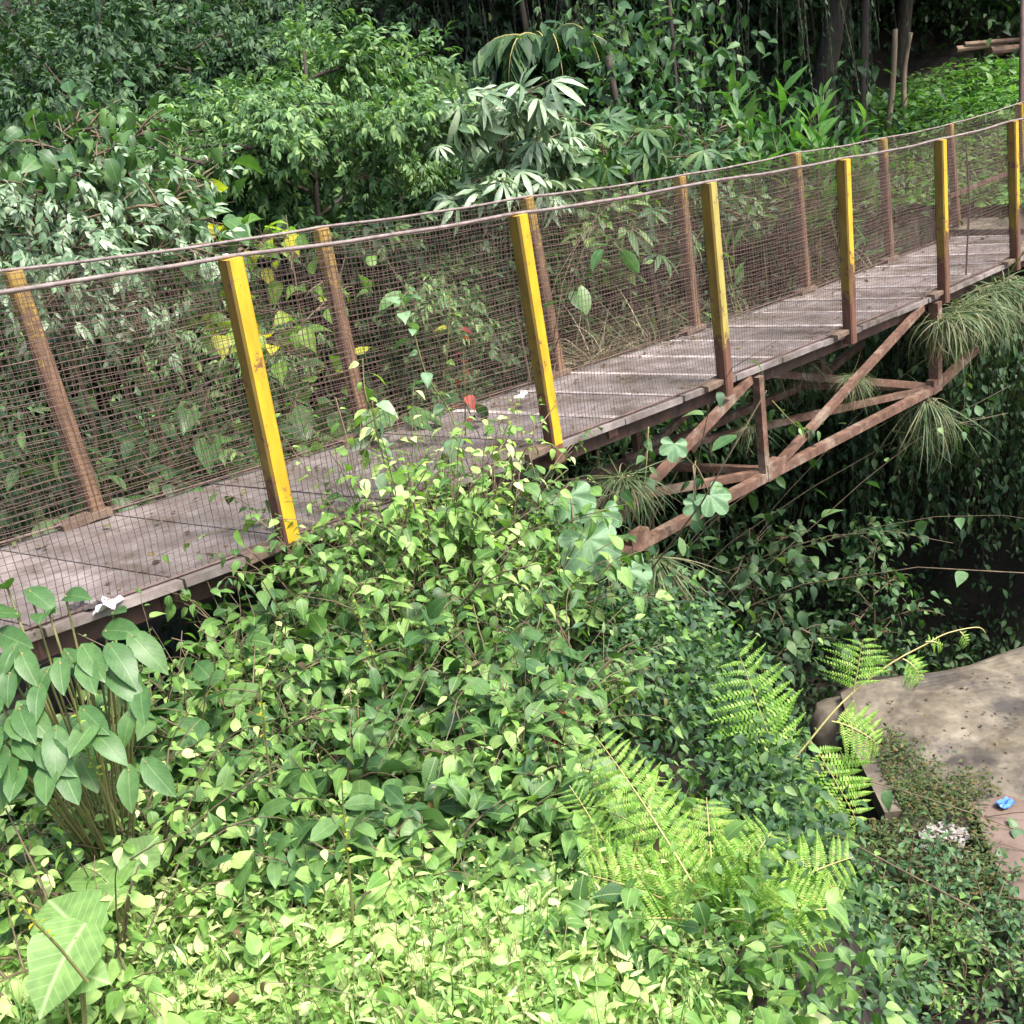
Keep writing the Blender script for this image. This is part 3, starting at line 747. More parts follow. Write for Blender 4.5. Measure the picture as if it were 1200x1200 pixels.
# single shrubs that stand out of it
SH = [
 (300, 700, 3.75, .5, 9, 14, .085, T_ovate, 'L_shrub', 'green shrub with many small leaves below the foot of the nearest yellow post'),
 (470, 690, 3.95, .5, 9, 14, .090, T_ovate, 'L_shrub', 'pointed-leaf shrub on the bank between the first two yellow posts'),
 (535, 600, 4.4, .3, 7, 13, .085, T_ovate, 'L_shrub', 'tall leafy shrub reaching up to the deck edge left of the second yellow post'),
 (430, 465, 4.35, .3, 5, 15, .075, T_ovate, 'L_herb', 'tall pale-leaved shrub standing in front of the netting between the first two posts'),
 (500, 480, 4.45, .35, 6, 15, .075, T_ovate, 'L_shrub', 'leafy shrub rising over the deck edge midway between the first two posts'),
 (560, 520, 4.55, .35, 6, 14, .075, T_ovate, 'L_herb', 'sunlit shrub rising over the deck edge close to the second yellow post'),
 (385, 580, 4.2, .4, 6, 15, .08, T_ovate, 'L_shrub', 'leafy shrub covering the deck edge right of the nearest yellow post'),
 (470, 495, 4.3, .3, 7, 18, .075, T_ovate, 'L_herb', 'upright pale shrub overlapping the deck beside the climbing vines'),
 (525, 505, 4.42, .3, 7, 17, .075, T_ovate, 'L_shrub', 'upright green shrub overlapping the deck, nearer to the second yellow post'),
 (405, 545, 4.2, .3, 7, 17, .075, T_ovate, 'L_shrub', 'upright shrub overlapping the deck edge, nearer to the first yellow post'),
 (578, 530, 4.5, .22, 6, 15, .070, T_ovate, 'L_herb', 'pale shrub just left of the foot of the second yellow post'),
 (60, 900, 2.55, .6, 9, 16, .055, T_ovate, 'L_herb', 'bushy small-leaved shrub hiding the stalks of the oblong-leaved plant'),
 (150, 880, 2.7, .5, 8, 14, .060, T_ovate, 'L_shrub', 'green shrub right below the oblong-leaved plant'),
 (20, 1000, 2.2, .6, 8, 14, .055, T_ovate, 'L_herb', 'leafy shrub at the left edge above the bottom left dock leaf'),
 (530, 800, 3.35, .5, 9, 13, .095, T_heart, 'L_shrub', 'rounded shrub of heart shaped leaves in the middle of the near bank'),
 (680, 800, 3.6, .45, 8, 12, .075, T_ovate, 'L_herb', 'pale small-leaved shrub at the bank edge left of the long fern frond'),
 (380, 830, 2.95, .5, 8, 13, .085, T_ovate, 'L_shrub', 'dark hanging-leaf shrub in the thicket above the foreground herbs'),
 (230, 780, 3.1, .5, 8, 14, .060, T_ovate, 'L_herb', 'yellowish small-leaved shrub right of the oblong-leaved plant'),
 (600, 900, 2.8, .5, 8, 11, .095, T_heart, 'L_shrub', 'heart-leaved shrub with deep green leaves left of the low fern clump'),
 (470, 940, 2.5, .5, 7, 11, .075, T_ovate, 'L_herb', 'light green leafy shrub at the upper rim of the herb carpet'),
 (740, 850, 3.6, .4, 6, 11, .070, T_ovate, 'L_shrub', 'leafy shrub on the bank edge behind the low fern clump'),
 (185, 730, 3.3, .5, 8, 14, .07, T_ovate, 'L_shrub', 'green shrub filling the gap under the deck right of the oblong-leaved plant'),
 (240, 712, 3.55, .5, 8, 14, .07, T_ovate, 'L_shrub', 'green shrub under the deck edge left of the nearest yellow post'),
 (450, 535, 4.2, .35, 8, 16, .075, T_ovate, 'L_herb', 'dense pale shrub against the deck edge below the climbing vines'),
 (540, 560, 4.35, .35, 8, 15, .075, T_ovate, 'L_shrub', 'dense shrub against the deck edge left of the second yellow post'),
 (690, 1110, 2.1, .5, 5, 10, .070, T_heart, 'L_shrub', 'shrub with broad green leaves in front of the low fern clump'),
 (830, 1160, 1.95, .5, 6, 10, .060, T_ovate, 'L_shrub', 'shrub at the lower bank edge beside the dark drop, below the ferns'),
 (100, 930, 2.55, .5, 6, 12, .060, T_ovate, 'L_herb', 'small fresh shrub under the oblong-leaved plant at the left edge'),
]
for px, py, y, sp, ns, nl, sz, tp, mt_, lab in SH:
    shrub_px('shrub', lab, 'shrub', px, py, y, sp, ns, nl, sz, tp, mt_, group='leafy shrubs on the near bank', sub=2, grav=.55, r=.006, droop=.38)

# oblong-leaved plant at the left edge
p = at(85, 860, 2.75); g = gz(p[0], p[1])
root = thing('broad_leaf_plant', 'plant with large oblong leaves at the left edge beside the deck corner', 'plant', (p[0], p[1], g))
ms = MB()
for (lx, ly, ly2, tx, ty, sz) in [(90, 780, 2.75, 60, 730, .22), (150, 740, 2.8, 190, 770, .24), (105, 830, 2.68, 112, 880, .23), (40, 770, 2.75, -20, 790, .23), (60, 720, 2.85, 30, 690, .22), (120, 740, 2.85, 165, 715, .22), (25, 720, 2.85, -30, 700, .22), (45, 800, 2.7, 20, 850, .2), (70, 850, 2.6, 40, 880, .24), (140, 800, 2.7, 175, 840, .2), (75, 700, 2.9, 90, 670, .18), (5, 860, 2.6, 40, 900, .24), (30, 690, 2.9, 75, 700, .2), (-5, 740, 2.8, 40, 750, .22), (110, 770, 2.75, 150, 800, .2), (60, 780, 2.7, 20, 820, .2), (20, 830, 2.65, -20, 870, .2), (130, 720, 2.9, 150, 690, .16), (75, 760, 2.8, 110, 800, .2), (10, 690, 2.9, -10, 660, .2), (90, 880, 2.55, 120, 930, .2)]+[(lambda a, b: (a, b, 2.62-(b-760)*.0014, a+rng.uniform(-45, 45), b+rng.uniform(15, 60), rng.uniform(.15, .24)))(rng.uniform(-10, 175), rng.uniform(745, 900)) for _ in range(34)]:
    ml = MB(); q = at(lx, ly, ly2); t = at(tx, ty, ly2-.12)
    D = norm(t-q); ml.leaves(T_oblong, [q-np.array(root.location)], [D-Z3*.15], [Z3*1.1+np.array([.1, -.7, 0])+rv(.2)], sz*.66)
    ml.build('leaf', 'L_broad', root, smooth=True)
    st = np.array([[0, 0, 0.], (q-np.array(root.location))*.5+Z3*.05+rv(.02), q-np.array(root.location)+D*.02]); ms.tube(np.array([st[0]*(1-u)**2+2*st[1]*u*(1-u)+st[2]*u*u for u in np.linspace(0, 1, 7)]), .0036, 5)
ms.build('stem', 'stem', root, smooth=True)

# big pale dock leaves in the foreground
def dock(label, leaves, base_px):
    p = at(base_px[0], base_px[1], base_px[2]*1.24); g = gz(p[0], p[1]); root = thing('dock_plant', label, 'plant', (p[0], p[1], g)); L0 = np.array(root.location); ms = MB()
    for (ax, ay, ad, tx, ty, td) in leaves:
        q = at(ax, ay, ad*1.24); t = at(tx, ty, td*1.24); ml = MB(); L = np.linalg.norm(t-q)*.82
        ml.leaves(T_dock, [q-L0], [t-q], [Z3+np.array([.1, -.55, 0])+rv(.15)], L); ml.build('leaf', 'L_dock', root, smooth=True)
        a, b_, c = np.zeros(3), (q-L0)*.5+Z3*.03, q-L0+norm(t-q)*.02
        ms.tube(np.array([a*(1-u)**2+2*b_*u*(1-u)+c*u*u for u in np.linspace(0, 1, 7)]), .004, 5)
    ms.build('stalk', 'stem', root, smooth=True)
dock('dock plant with a huge pale wavy-edged leaf in the bottom left corner', [(95, 1090, 1.62, 20, 1200, 1.45), (60, 1130, 1.6, 140, 1150, 1.55), (100, 1100, 1.62, 40, 1030, 1.75)], (70, 1190, 1.6))
dock('dock plant with upright pale leaves standing in the herb carpet left of centre', [(150, 1020, 1.95, 195, 965, 2.05), (130, 1040, 1.9, 90, 990, 2.05), (140, 1040, 1.9, 120, 1070, 1.8)], (140, 1080, 1.9))
dock('dock plant with one tall bright leaf above the middle of the herb carpet', [(345, 1000, 2.2, 350, 945, 2.3), (350, 1010, 2.2, 395, 980, 2.2)], (345, 1050, 2.2))
dock('dock plant with broad leaves low in the herbs at bottom centre', [(520, 1120, 1.75, 500, 1180, 1.65), (530, 1120, 1.75, 560, 1070, 1.85), (540, 1130, 1.75, 600, 1150, 1.7)], (530, 1160, 1.7))

# the long fern frond over the drop
P0, P1 = at(862, 962, 3.05), at(1150, 738, 3.25)
base = at(845, 1010, 2.95); base[2] = gz(base[0], base[1])
root = thing('fern', 'tall fern whose long frond reaches out over the drop towards the concrete slab', 'fern', tuple(base)); L0 = base.copy()
ms, ml = MB(), MB()
ctrl = [base, at(862, 960, 3.0), at(930, 890, 3.1), at(985, 825, 3.15), at(1040, 780, 3.2), at(1085, 755, 3.22), at(1110, 742, 3.24), at(1145, 735, 3.25), at(1155, 742, 3.25)]
def smooth_path(c, n=30):
    c = np.array(c); t = np.linspace(0, len(c)-1, n); out = []
    for u in t:
        i = min(int(u), len(c)-2); f = u-i; p0, p1, p2, p3 = c[max(i-1, 0)], c[i], c[i+1], c[min(i+2, len(c)-1)]
        out.append(.5*((2*p1)+(-p0+p2)*f+(2*p0-5*p1+4*p2-p3)*f*f+(-p0+3*p1-3*p2+p3)*f**3))
    return np.array(out)
RP = smooth_path(ctrl)-L0; ms.tube(RP, np.linspace(.0042, .0015, len(RP)), 6); ms.build('stalk', 'frondstem', root, smooth=True)
view = norm(np.array([.1, -.9, .75]))
for (bx, by, bd, tx, ty, td, wd, n, dr, cu) in [
    (918, 905, 3.08, 876, 782, 3.15, .115, 11, .0, .0), (1000, 812, 3.15, 1012, 757, 3.17, .075, 8, .0, .0),
    (950, 868, 3.1, 1010, 960, 2.95, .11, 10, .5, .2), (920, 900, 3.05, 885, 965, 2.9, .10, 10, .6, .2), (975, 845, 3.12, 1035, 850, 3.05, .075, 9, .9, .3),
    (1058, 772, 3.2, 1092, 782, 3.15, .045, 7, 1.4, .6), (1085, 752, 3.22, 1112, 748, 3.22, .025, 6, .6, .8), (1125, 740, 3.24, 1140, 752, 3.22, .022, 5, 1., .8), (880, 945, 3.0, 960, 965, 2.85, .10, 10, .4, .1), (868, 955, 3.0, 840, 900, 3.1, .07, 8, .2, .1)]:
    q = at(bx, by, bd)-L0; t = at(tx, ty, td)-L0; s2, l2 = MB(), MB()
    pinna(s2, l2, q, t-q, view, np.linalg.norm(t-q)*1.12, n, wd*1.62, dr, cu)
    l2.quads(np.zeros((4, 3)), [(0, 1, 2, 3)]) if False else None
    o = l2.build('frond', 'L_fern', root, smooth=True); s2.build('midrib', 'frondstem', o)

# the low fern clump
def fern_clump(label, base_pt, fronds, w, L0=None):
    root = thing('fern', label, 'fern', tuple(base_pt)); b0 = np.array(base_pt); st = MB(); st.tube([(0, 0, -.02), (.0, 0, .03)], .01, 6); st.build('rootstock', 'twig', root)
    for (tx, ty, td, n) in fronds:
        t = at(tx, ty, td*.92)-b0; t[2] += rng.uniform(-.01, .10); s2, l2 = MB(), MB(); mid = t*.5+Z3*(.10*np.linalg.norm(t))
        P = np.array([mid*2*u*(1-u)+t*u*u for u in np.linspace(0, 1, 12)]); s2.tube(P, np.linspace(.004, .0012, 12), 5)
        tt = .12+.86*(np.arange(n)+.5)/n; p, T = along(P, tt); X = norm(np.cross(T, view)); nn = norm(np.cross(X, T)); nn = nn*np.sign(nn@view)[:, None]
        sz = w*np.sin(math.pi*(.2+.8*(1-tt))*.78)
        for sg in (-1, 1):
            l2.leaves(T_comb, p, X*sg+T*.5-Z3*.2+rng.normal(0, .05, (n, 3)), nn+rng.normal(0, .28, (n, 3))+X*sg*.35, np.maximum(sz, .012))
        o = l2.build('frond', 'L_fern', root, smooth=True); s2.build('midrib', 'frondstem', o)
fb = at(820, 1050, 2.4)
fern_clump('bright feathery fern clump at the bank edge below the long frond', at(838, 1062, 2.2)-Z3*.06, [(700, 880, 2.85, 18), (690, 1035, 2.45, 16), (760, 1010, 2.6, 14), (870, 1000, 2.6, 14), (905, 985, 2.6, 14), (985, 1090, 2.35, 16), (900, 1060, 2.3, 15), (740, 1080, 2.3, 14), (1000, 1030, 2.55, 15), (830, 960, 2.75, 15), (930, 1130, 2.25, 14), (880, 1105, 2.2, 14), (960, 1060, 2.4, 15)], .135)
fern_clump('smaller fern with half-hidden fronds left of the bright fern clump', at(730, 1000, 2.42)-Z3*.1, [(668, 925, 2.75, 14), (775, 935, 2.8, 13), (690, 1010, 2.5, 12)], .075)

# plant with lobed leaves among the truss bars
def lobed_plant(label, base, lv, leafm='L_palm', sizes=None):
    root = thing('lobed_leaf_plant', label, 'plant', tuple(base)); b0 = np.array(base, float); ms = MB()
    for (px, py, d, sz, dx, dzv) in lv:
        q = at(px, py, d)-b0; ml = MB(); D = np.array([dx, -.45, dzv]); ml.leaves(T_lobed, [q], [D], [np.array([.15, -.75, .75])+rv(.12)], sz)
        ml.build('leaf', leafm, root, smooth=True)
        mid = q*.6+Z3*.12+rv(.05); P = np.array([mid*2*u*(1-u)+q*u*u for u in np.linspace(0, 1, 9)]); ms.tube(P, np.linspace(.007, .0035, 9), 5)
    ms.build('stalk', 'twig', root, smooth=True)
lobed_plant('plant with big pale lobed leaves hanging beside the rusty truss chord', at(680, 790, 4.3), [(690, 632, 4.3, .25, .1, -.85), (668, 580, 4.7, .20, .2, -.8), (640, 765, 4.5, .22, -.1, -.8), (735, 668, 4.7, .19, .4, -.7), (705, 600, 4.9, .18, .1, -.8)])
lobed_plant('small lobed-leaf plant dangling from the truss left of the transverse bar', at(812, 545, 6.1), [(832, 580, 6.05, .20, .5, -.6), (815, 590, 6.05, .14, -.1, -.9), (790, 520, 6.0, .15, -.2, -.7)])

# creeper and stalks in front of the netting
def climber(label, pts, leaf, n, leafm, tp, extra=None, name='climbing_vine', stemm='stem', droop=.3):
    pts = [np.asarray(p) for p in pts]; root = thing(name, label, 'climbing plant', tuple(pts[0])); b0 = pts[0]
    P = smooth_path(pts, 24)-b0; ms, ml = MB(), MB(); ms.tube(P, np.linspace(.005, .002, 24), 5)
    leaf_on(ml, P, n, leaf, tp, .1, droop, .8, .1, .3, .25, 0.)
    ms.build('stem', stemm, root, smooth=True); ml.build('foliage', leafm, root, smooth=True)
    return root
climber('creeper with heart-shaped leaves climbing the netting left of the second yellow post', [on(545, 560, -.12), on(530, 490, -.08), on(500, 440, -.07), on(485, 390, -.07), on(470, 355, -.07), on(480, 340, -.08)], .095, 15, 'L_palm', T_heart)
climber('thin vine with pale small leaves on the netting between the first two posts', [on(430, 600, -.15), on(425, 540, -.12), on(440, 500, -.12), on(428, 460, -.1), on(425, 420, -.08)], .075, 14, 'L_herb', T_ovate)
climber('spindly weed with drooping tip in front of the netting near the second post', [on(600, 560, -.2), on(585, 530, -.18), on(600, 500, -.15), on(560, 490, -.15)], .06, 12, 'L_herb', T_ovate)
climber('flowering weed stalk with whitish leaves against the deck edge', [on(480, 620, -.3), on(450, 540, -.2), on(440, 500, -.2), on(436, 470, -.2)], .085, 12, 'L_silver', T_ovate)
climber('leafy creeper strand with a red-leaved tip behind the near netting', [on(545, 520, .5), on(545, 460, .4), on(543, 420, .4), on(540, 380, .4)], .07, 9, 'L_red', T_heart)
climber('vine with one white and one orange flower-like leaf low on the netting', [on(520, 480, .2), on(525, 400, .1), on(527, 350, .1), on(520, 325, .1)], .055, 5, 'L_yellow', T_heart)
# seed spikes rising out of the thicket
for i, (px, py, y, L, lab) in enumerate([(120, 900, 2.5, .35, 'yellow-green seed spike left of the dock leaf'), (300, 850, 2.7, .3, 'seed spike rising beside the dark hanging-leaf shrub'), (395, 1000, 2.15, .3, 'dark weed stalk upright in the middle of the herb carpet'), (70, 1060, 1.8, .28, 'thin bare weed stalk above the bottom left dock leaf'), (440, 760, 3.4, .3, 'yellowish seed spike above the shrubs near the first post')]):
    p = at(px, py, y); root = thing('weed_stalk', lab, 'weed', (p[0], p[1], p[2]-.2)); ms, ml = MB(), MB()
    P = path((0, 0, 0), Z3+rv(.15), L+.1, 8, .15, .06); ms.tube(P, np.linspace(.004, .0015, 8), 5); leaf_on(ml, P, 40, .018, T_small, .4, 0, .9, .5, .1)
    ms.build('stem', 'stem', root); ml.build('seed_head', 'L_yellow', root, smooth=True)
# dead leaf cluster
p = at(655, 850, 3.3); root = thing('dead_leaves', 'clump of shrivelled red-brown leaves on the bank above the ferns', 'dead leaves', tuple(p)); ml = MB()
ml.leaves(T_ovate, rng.normal(0, .03, (22, 3)), rng.normal(0, 1, (22, 3))-Z3*.4, Z3+rng.normal(0, .6, (22, 3)), rng.uniform(.06, .11, 22)); ml.build('foliage', 'L_red', root, smooth=True)
ms = MB(); ms.tube([(0, 0, 0), (.02, .02, -.2), (.0, .05, -.4)], .004, 5); ms.build('stem', 'twig', root)

# ------------------------------------------------------------------ grass hanging from the bridge
def hang(px, py, off, n, L, lab, down=.9, spread=.8, lm=('L_grass', 'L_dry'), el=None, dirv=(0, -.25)):
    return grass('grass_clump', lab, on(px, py, off), n, L, spread, down, lm, dirv, 'grass clumps hanging from the bridge', elong=el)
hang(730, 560, -.02, 130, .42, 'dry grass clump under the deck right of the second yellow post', .7)
hang(765, 655, .0, 240, .55, 'pale grass clump hanging below the chord beside the big lobed leaf', .9)
hang(720, 690, .1, 220, .5, 'grey-green grass tuft hanging under the left end of the truss', .9)
hang(1000, 440, .05, 110, .34, 'grass tuft caught on the transverse bar in the middle of the truss', .8)
hang(1085, 470, .0, 200, .66, 'long grass clump hanging from the lower truss joint on the right', 1.1)
hang(1120, 365, -.06, 260, .6, 'thick grass clump along the deck edge right of the fifth yellow post', .7, el=d3*.35)
hang(1165, 335, -.06, 320, .68, 'grass clump spilling from the deck edge near the right picture edge', .8, el=d3*.4)
hang(880, 500, .15, 40, .3, 'small fern-like grass tuft behind the truss upright', .5)
hang(940, 425, .5, 70, .35, 'green grass tuft under the deck near the third and fourth posts', .6)

for lab, a, b_, n in (('leafy creeper wound along the lower chord of the truss at left', (640, 695), (760, 632), 26), ('creeper hanging from the truss bars below the third yellow post', (815, 540), (800, 640), 22), ('leafy creeper dangling under the deck between the second and third posts', (760, 500), (745, 590), 24), ('green creeper on the far bars of the truss', (905, 470), (960, 500), 18), ('leafy creeper hanging from the right end of the truss', (1130, 400), (1125, 520), 26)):
    p, q = on(*a, .02), on(*b_, .0); mid = (p+q)/2+np.array([0, -.05, -.08]); climber(lab, [p, mid, q], .085, n, 'L_tree', T_ovate, droop=.5)

# ------------------------------------------------------------------ gully: slab, litter, low plants
ZS = -3.0
def atz(px, py, z): v = ray(px, py); return CAM+v*((z-CAMZ)/v[2])
def prism(name, pts, z0, z1, mt_, parent=None, loc=None, nz=.0):
    b = MB(); n = len(pts); L0 = np.array(loc if loc is not None else (0, 0, 0))
    V = [np.array([p[0], p[1], z1])-L0 for p in pts]+[np.array([p[0], p[1], z0])-L0 for p in pts]
    lo = list(range(n))+[x for i in range(n) for x in (i, n+i, n+(i+1) % n, (i+1) % n)]
    b.add(V, lo, [n]+[4]*n); return b.build(name, mt_, parent, loc=loc)
c0 = [atz(*p, ZS) for p in [(1052, 962), (1003, 868), (985, 812), (1010, 803), (1100, 782), (1210, 754), (1330, 725), (1650, 660), (1750, 900), (1420, 1010)]]
slab = thing('concrete_slab', 'weathered concrete slab with moss and earth at its lower edge, right of the gully', 'slab', (c0[0][0], c0[0][1], ZS))
sb = MB(); cen = np.mean(c0, axis=0); nseg = 14
# top sheet with slight unevenness: rings from the outline to the centre
ring = []
oc = []
for a, b_ in zip(c0, c0[1:]+c0[:1]):
    k = max(2, int(np.linalg.norm(b_-a)/.25))
    for u in range(k): oc.append(a+(b_-a)*u/k+rng.normal(0, .012, 3)*np.array([1, 1, .6]))
oc = np.array(oc)-np.array(slab.location); cc = cen-np.array(slab.location); nn_ = len(oc); V = []
for j in range(nseg+1):
    f = 1-j/nseg*.98
    for q in oc:
        v = cc+(q-cc)*f; w_ = v+np.array(slab.location)
        v = v+Z3*(.03*math.sin(w_[0]*3.1+w_[1]*1.7)+.02*math.sin(w_[0]*6-w_[1]*7)-.05*sst(np.array(w_[0]), 3.9, 4.1)*(1 if j else 1)+(.0 if j else -.02)); V.append(v)
Q = [(j*nn_+i, j*nn_+(i+1) % nn_, (j+1)*nn_+(i+1) % nn_, (j+1)*nn_+i) for j in range(nseg) for i in range(nn_)]
V2 = list(V); off = len(V2)
for q in V[:nn_]: V2.append(q-Z3*2.2+rng.normal(0, .02, 3))
Q += [(i, off+i, off+(i+1) % nn_, (i+1) % nn_) for i in range(nn_)]
sb.quads(np.array(V2), Q); sb.build('slab_body', 'slab', slab)
kb = MB(); k0, k1 = atz(1047, 958, ZS)-np.array(slab.location), atz(1003, 868, ZS)-np.array(slab.location); kb.bar(k0-Z3*.02, k1-Z3*.03, .11, .13); kb.build('kerb', 'slab', slab)
# stone block at the slab's left corner
p = atz(985, 835, ZS-.15); root = thing('stone_block', 'squat rounded stone block at the left corner of the concrete slab', 'stone', (p[0], p[1], p[2]-.4)); b = MB()
V = []
for i in range(7):
    for j in range(12):
        a = 6.283*j/12; r = .22*(1-.35*(i/6)**3)*(1+.12*math.sin(3*a+i)); V.append((r*math.cos(a)*1.15, r*math.sin(a), .48*i/6*(1 if i < 6 else .97)))
V.append((0, 0, .49)); Q = [(i*12+j, i*12+(j+1) % 12, (i+1)*12+(j+1) % 12, (i+1)*12+j) for i in range(6) for j in range(12)]
lo = np.concatenate([np.array(Q).ravel(), np.array([(72+j, 72+(j+1) % 12, 84) for j in range(12)]).ravel()]); b.add(V, lo, [4]*72+[3]*12); b.build('block', 'slab', root, smooth=True)
# earth path on the terrace
pp = [atz(*p, -2.955) for p in [(1140, 945), (1175, 930), (1290, 965), (1500, 1010), (1700, 1120), (1650, 1260), (1400, 1240), (1280, 1170), (1210, 1090), (1160, 1000)]]
o = prism('path', pp, -3.3, -2.955, 'path'); structure(o)
# white rubble
ctr = atz(1100, 985, -2.92)
for i in range(34):
    q = atz(1075+rng.uniform(0, 62), 968+rng.uniform(0, 40)*(.5+i % 2*.5), -2.94); b = MB(); r = rng.uniform(.010, .030)
    V = rng.normal(0, 1, (8, 3)); base8 = np.array([(i_, j_, k_) for i_ in (-1, 1) for j_ in (-1, 1) for k_ in (-1, 1)], float)
    V = base8*np.array([1, rng.uniform(.6, 1), rng.uniform(.4, .8)])*r+rng.normal(0, .32, (8, 3))*r
    b.quads(V@rz3(rng.uniform(0, 3)).T, [(0, 1, 3, 2), (4, 6, 7, 5), (0, 4, 5, 1), (2, 3, 7, 6), (0, 2, 6, 4), (1, 5, 7, 3)])
    o = b.build('rubble_chunk', 'rubble', loc=tuple(q)); tag(o, 'broken white chunk in the small rubble heap below the concrete slab', 'rubble', 'white rubble chunks')
def wrapper(name, label, p, size, mt_, cat='litter'):
    b = MB(); n = 5; V = []
    for i in range(n):
        for j in range(n): V.append(((i/(n-1)-.5)*size*1.6+rng.normal(0, size*.06), (j/(n-1)-.5)*size+rng.normal(0, size*.06), abs(rng.normal(0, size*.16))+.006))
    V = np.array(V); V2 = np.concatenate([V, V-np.array([0, 0, .004])]); Q = []
    for i in range(n-1):
        for j in range(n-1): a = i*n+j; Q += [(a, a+n, a+n+1, a+1), (a+25, a+26, a+n+26, a+n+25)]
    b.quads(V2@rz3(rng.uniform(0, 3)).T, Q); tag(b.build(name, mt_, loc=tuple(p)), label, cat)
wrapper('litter_wrapper', 'blue crumpled wrapper on the earth beside the path', atz(1178, 943, -2.94), .07, 'litter_blue')
dk = lambda px, py: (lambda v, t: CAM+v*t)(ray(px, py), (dz(sm(on(px, py))[0])+.012-CAMZ)/ray(px, py)[2])
wrapper('litter_wrapper', 'white crumpled wrapper on the deck at the bottom left of the bridge', dk(127, 712), .075, 'litter_white')
wrapper('litter_wrapper', 'dark crumpled plastic beside the white wrapper on the deck', dk(100, 712), .07, 'litter_dark')
wrapper('litter_wrapper', 'small pinkish scrap on the deck left of the second yellow post', dk(612, 465), .06, 'litter_white')
wrapper('litter_wrapper', 'dark scrap lying on the deck left of the second yellow post', dk(560, 490), .06, 'litter_dark')

ml = MB()
for _ in range(420):
    s = rng.uniform(-3.5, 11); m = W/2+(W/2-.03)*math.copysign(abs(rng.uniform(-1, 1))**.45, rng.normal()); p = B(s, m, dz(s)+.012)
    ml.leaves(T_small, [p], [np.array([rng.normal(), rng.normal(), .1])], [Z3+rv(.25)], rng.uniform(.018, .055))
o = ml.build('leaf_litter', 'L_litter', smooth=True); tag(o, 'small fallen leaves and crumbs scattered along the deck', 'leaf litter', kind='stuff')
# weeds on the slab's lower edge and terrace
ml = MB()
for _ in range(16000):
    px, py = rng.uniform(985, 1220), rng.uniform(850, 1120)
    lim = np.interp(px, [985, 1045, 1100, 1160, 1220], [850, 865, 905, 925, 990])
    if py < lim+rng.normal(0, 10): continue
    if py > 860 and py < 968 and px < 1012+(py-868)*.52: continue
    if 1066 < px < 1140 and 962 < py < 1008 and rng.uniform() < .72: continue
    if px > np.interp(py, [900, 935, 1010, 1100], [1400, 1140, 1165, 1200])+rng.normal(0, 8) and py > 935: continue
    q = atz(px, py, ZS+.02); ml.leaves(T_small, [q+Z3*rng.uniform(0, .07)], [np.array([rng.normal(), rng.normal(), .3])], [Z3+rv(.4)], rng.uniform(.018, .045))
o = ml.build('slab_weeds', 'L_moss', smooth=True); tag(o, 'low weeds and leaf litter creeping over the slab edge', 'weeds', kind='stuff')

ml = MB()
for _ in range(3500):
    x = rng.uniform(2.2, 9); y = rng.uniform(2.0, 5.2); g = gz(x, y); px, py = proj((x, y, g))
    if px < 1205 or g > -2.6: continue
    nl = 5; ml.leaves(T_small, np.array([x, y, g+.03])+rng.normal(0, .06, (nl, 3))*np.array([1, 1, .4]), rng.normal(0, .7, (nl, 3))+Z3*.2, Z3+rng.normal(0, .4, (nl, 3)), rng.uniform(.03, .07, nl))
o = ml.build('floor_weeds', 'L_moss', smooth=True); tag(o, 'low weeds scattered over the gully floor beyond the path', 'weeds', kind='stuff')
# fine grit and dead leaves on the slab and the path
ml = MB()
for _ in range(260):
    px, py = rng.uniform(1000, 1260), rng.uniform(770, 1060); q = atz(px, py, ZS+.035)
    if py < np.interp(px, [1000, 1200, 1260], [815, 775, 760]): continue
    ml.leaves(T_small, [q], [np.array([rng.normal(), rng.normal(), .1])], [Z3+rv(.25)], rng.uniform(.012, .045))
o = ml.build('dead_leaf_litter', 'L_litter', smooth=True); tag(o, 'dead leaves and grit lying on the concrete slab and earth path', 'leaf litter', kind='stuff')
# shrubs down on the terrace
TS = [(1010, 1075, 4.8), (1060, 1055, 5.0), (1130, 1050, 5.0), (1000, 1100, 4.4), (1080, 1090, 4.6), (1160, 1130, 4.6), (950, 1170, 4.1), (1040, 1170, 4.2), (1120, 1180, 4.3), (920, 1080, 4.4), (1190, 1210, 4.2), (975, 1060, 4.7)]
labs = ['dark small-leaved bush under the drooping fern', 'low bush directly below the white rubble', 'bush beside the earth path on the right', 'bush in the dark drop right of the fern clump', 'central bush in the lower right thicket', 'bush at the right edge below the path', 'bush in the shadow at the bottom of the bank edge', 'bush in the bottom right thicket, left of centre', 'bush near the bottom edge right of centre', 'shaded bush squeezed behind the low ferns', 'bush in the bottom right corner', 'bush at the foot of the dark kerb wall']
for i, ((px, py, y), lab) in enumerate(zip(TS, labs)):
    p = at(px, py, y); g = -3.1
    shrub('bush', lab, 'bush', (p[0], p[1], g-.02), max(.45, p[2]-g), .7, 10, 16, .062, T_small if i % 3 else T_ovate, 'L_tree' if i % 4 else 'L_shrub', group='bushes in the lower right', sub=3, grav=.4, r=.007, droop=.15)

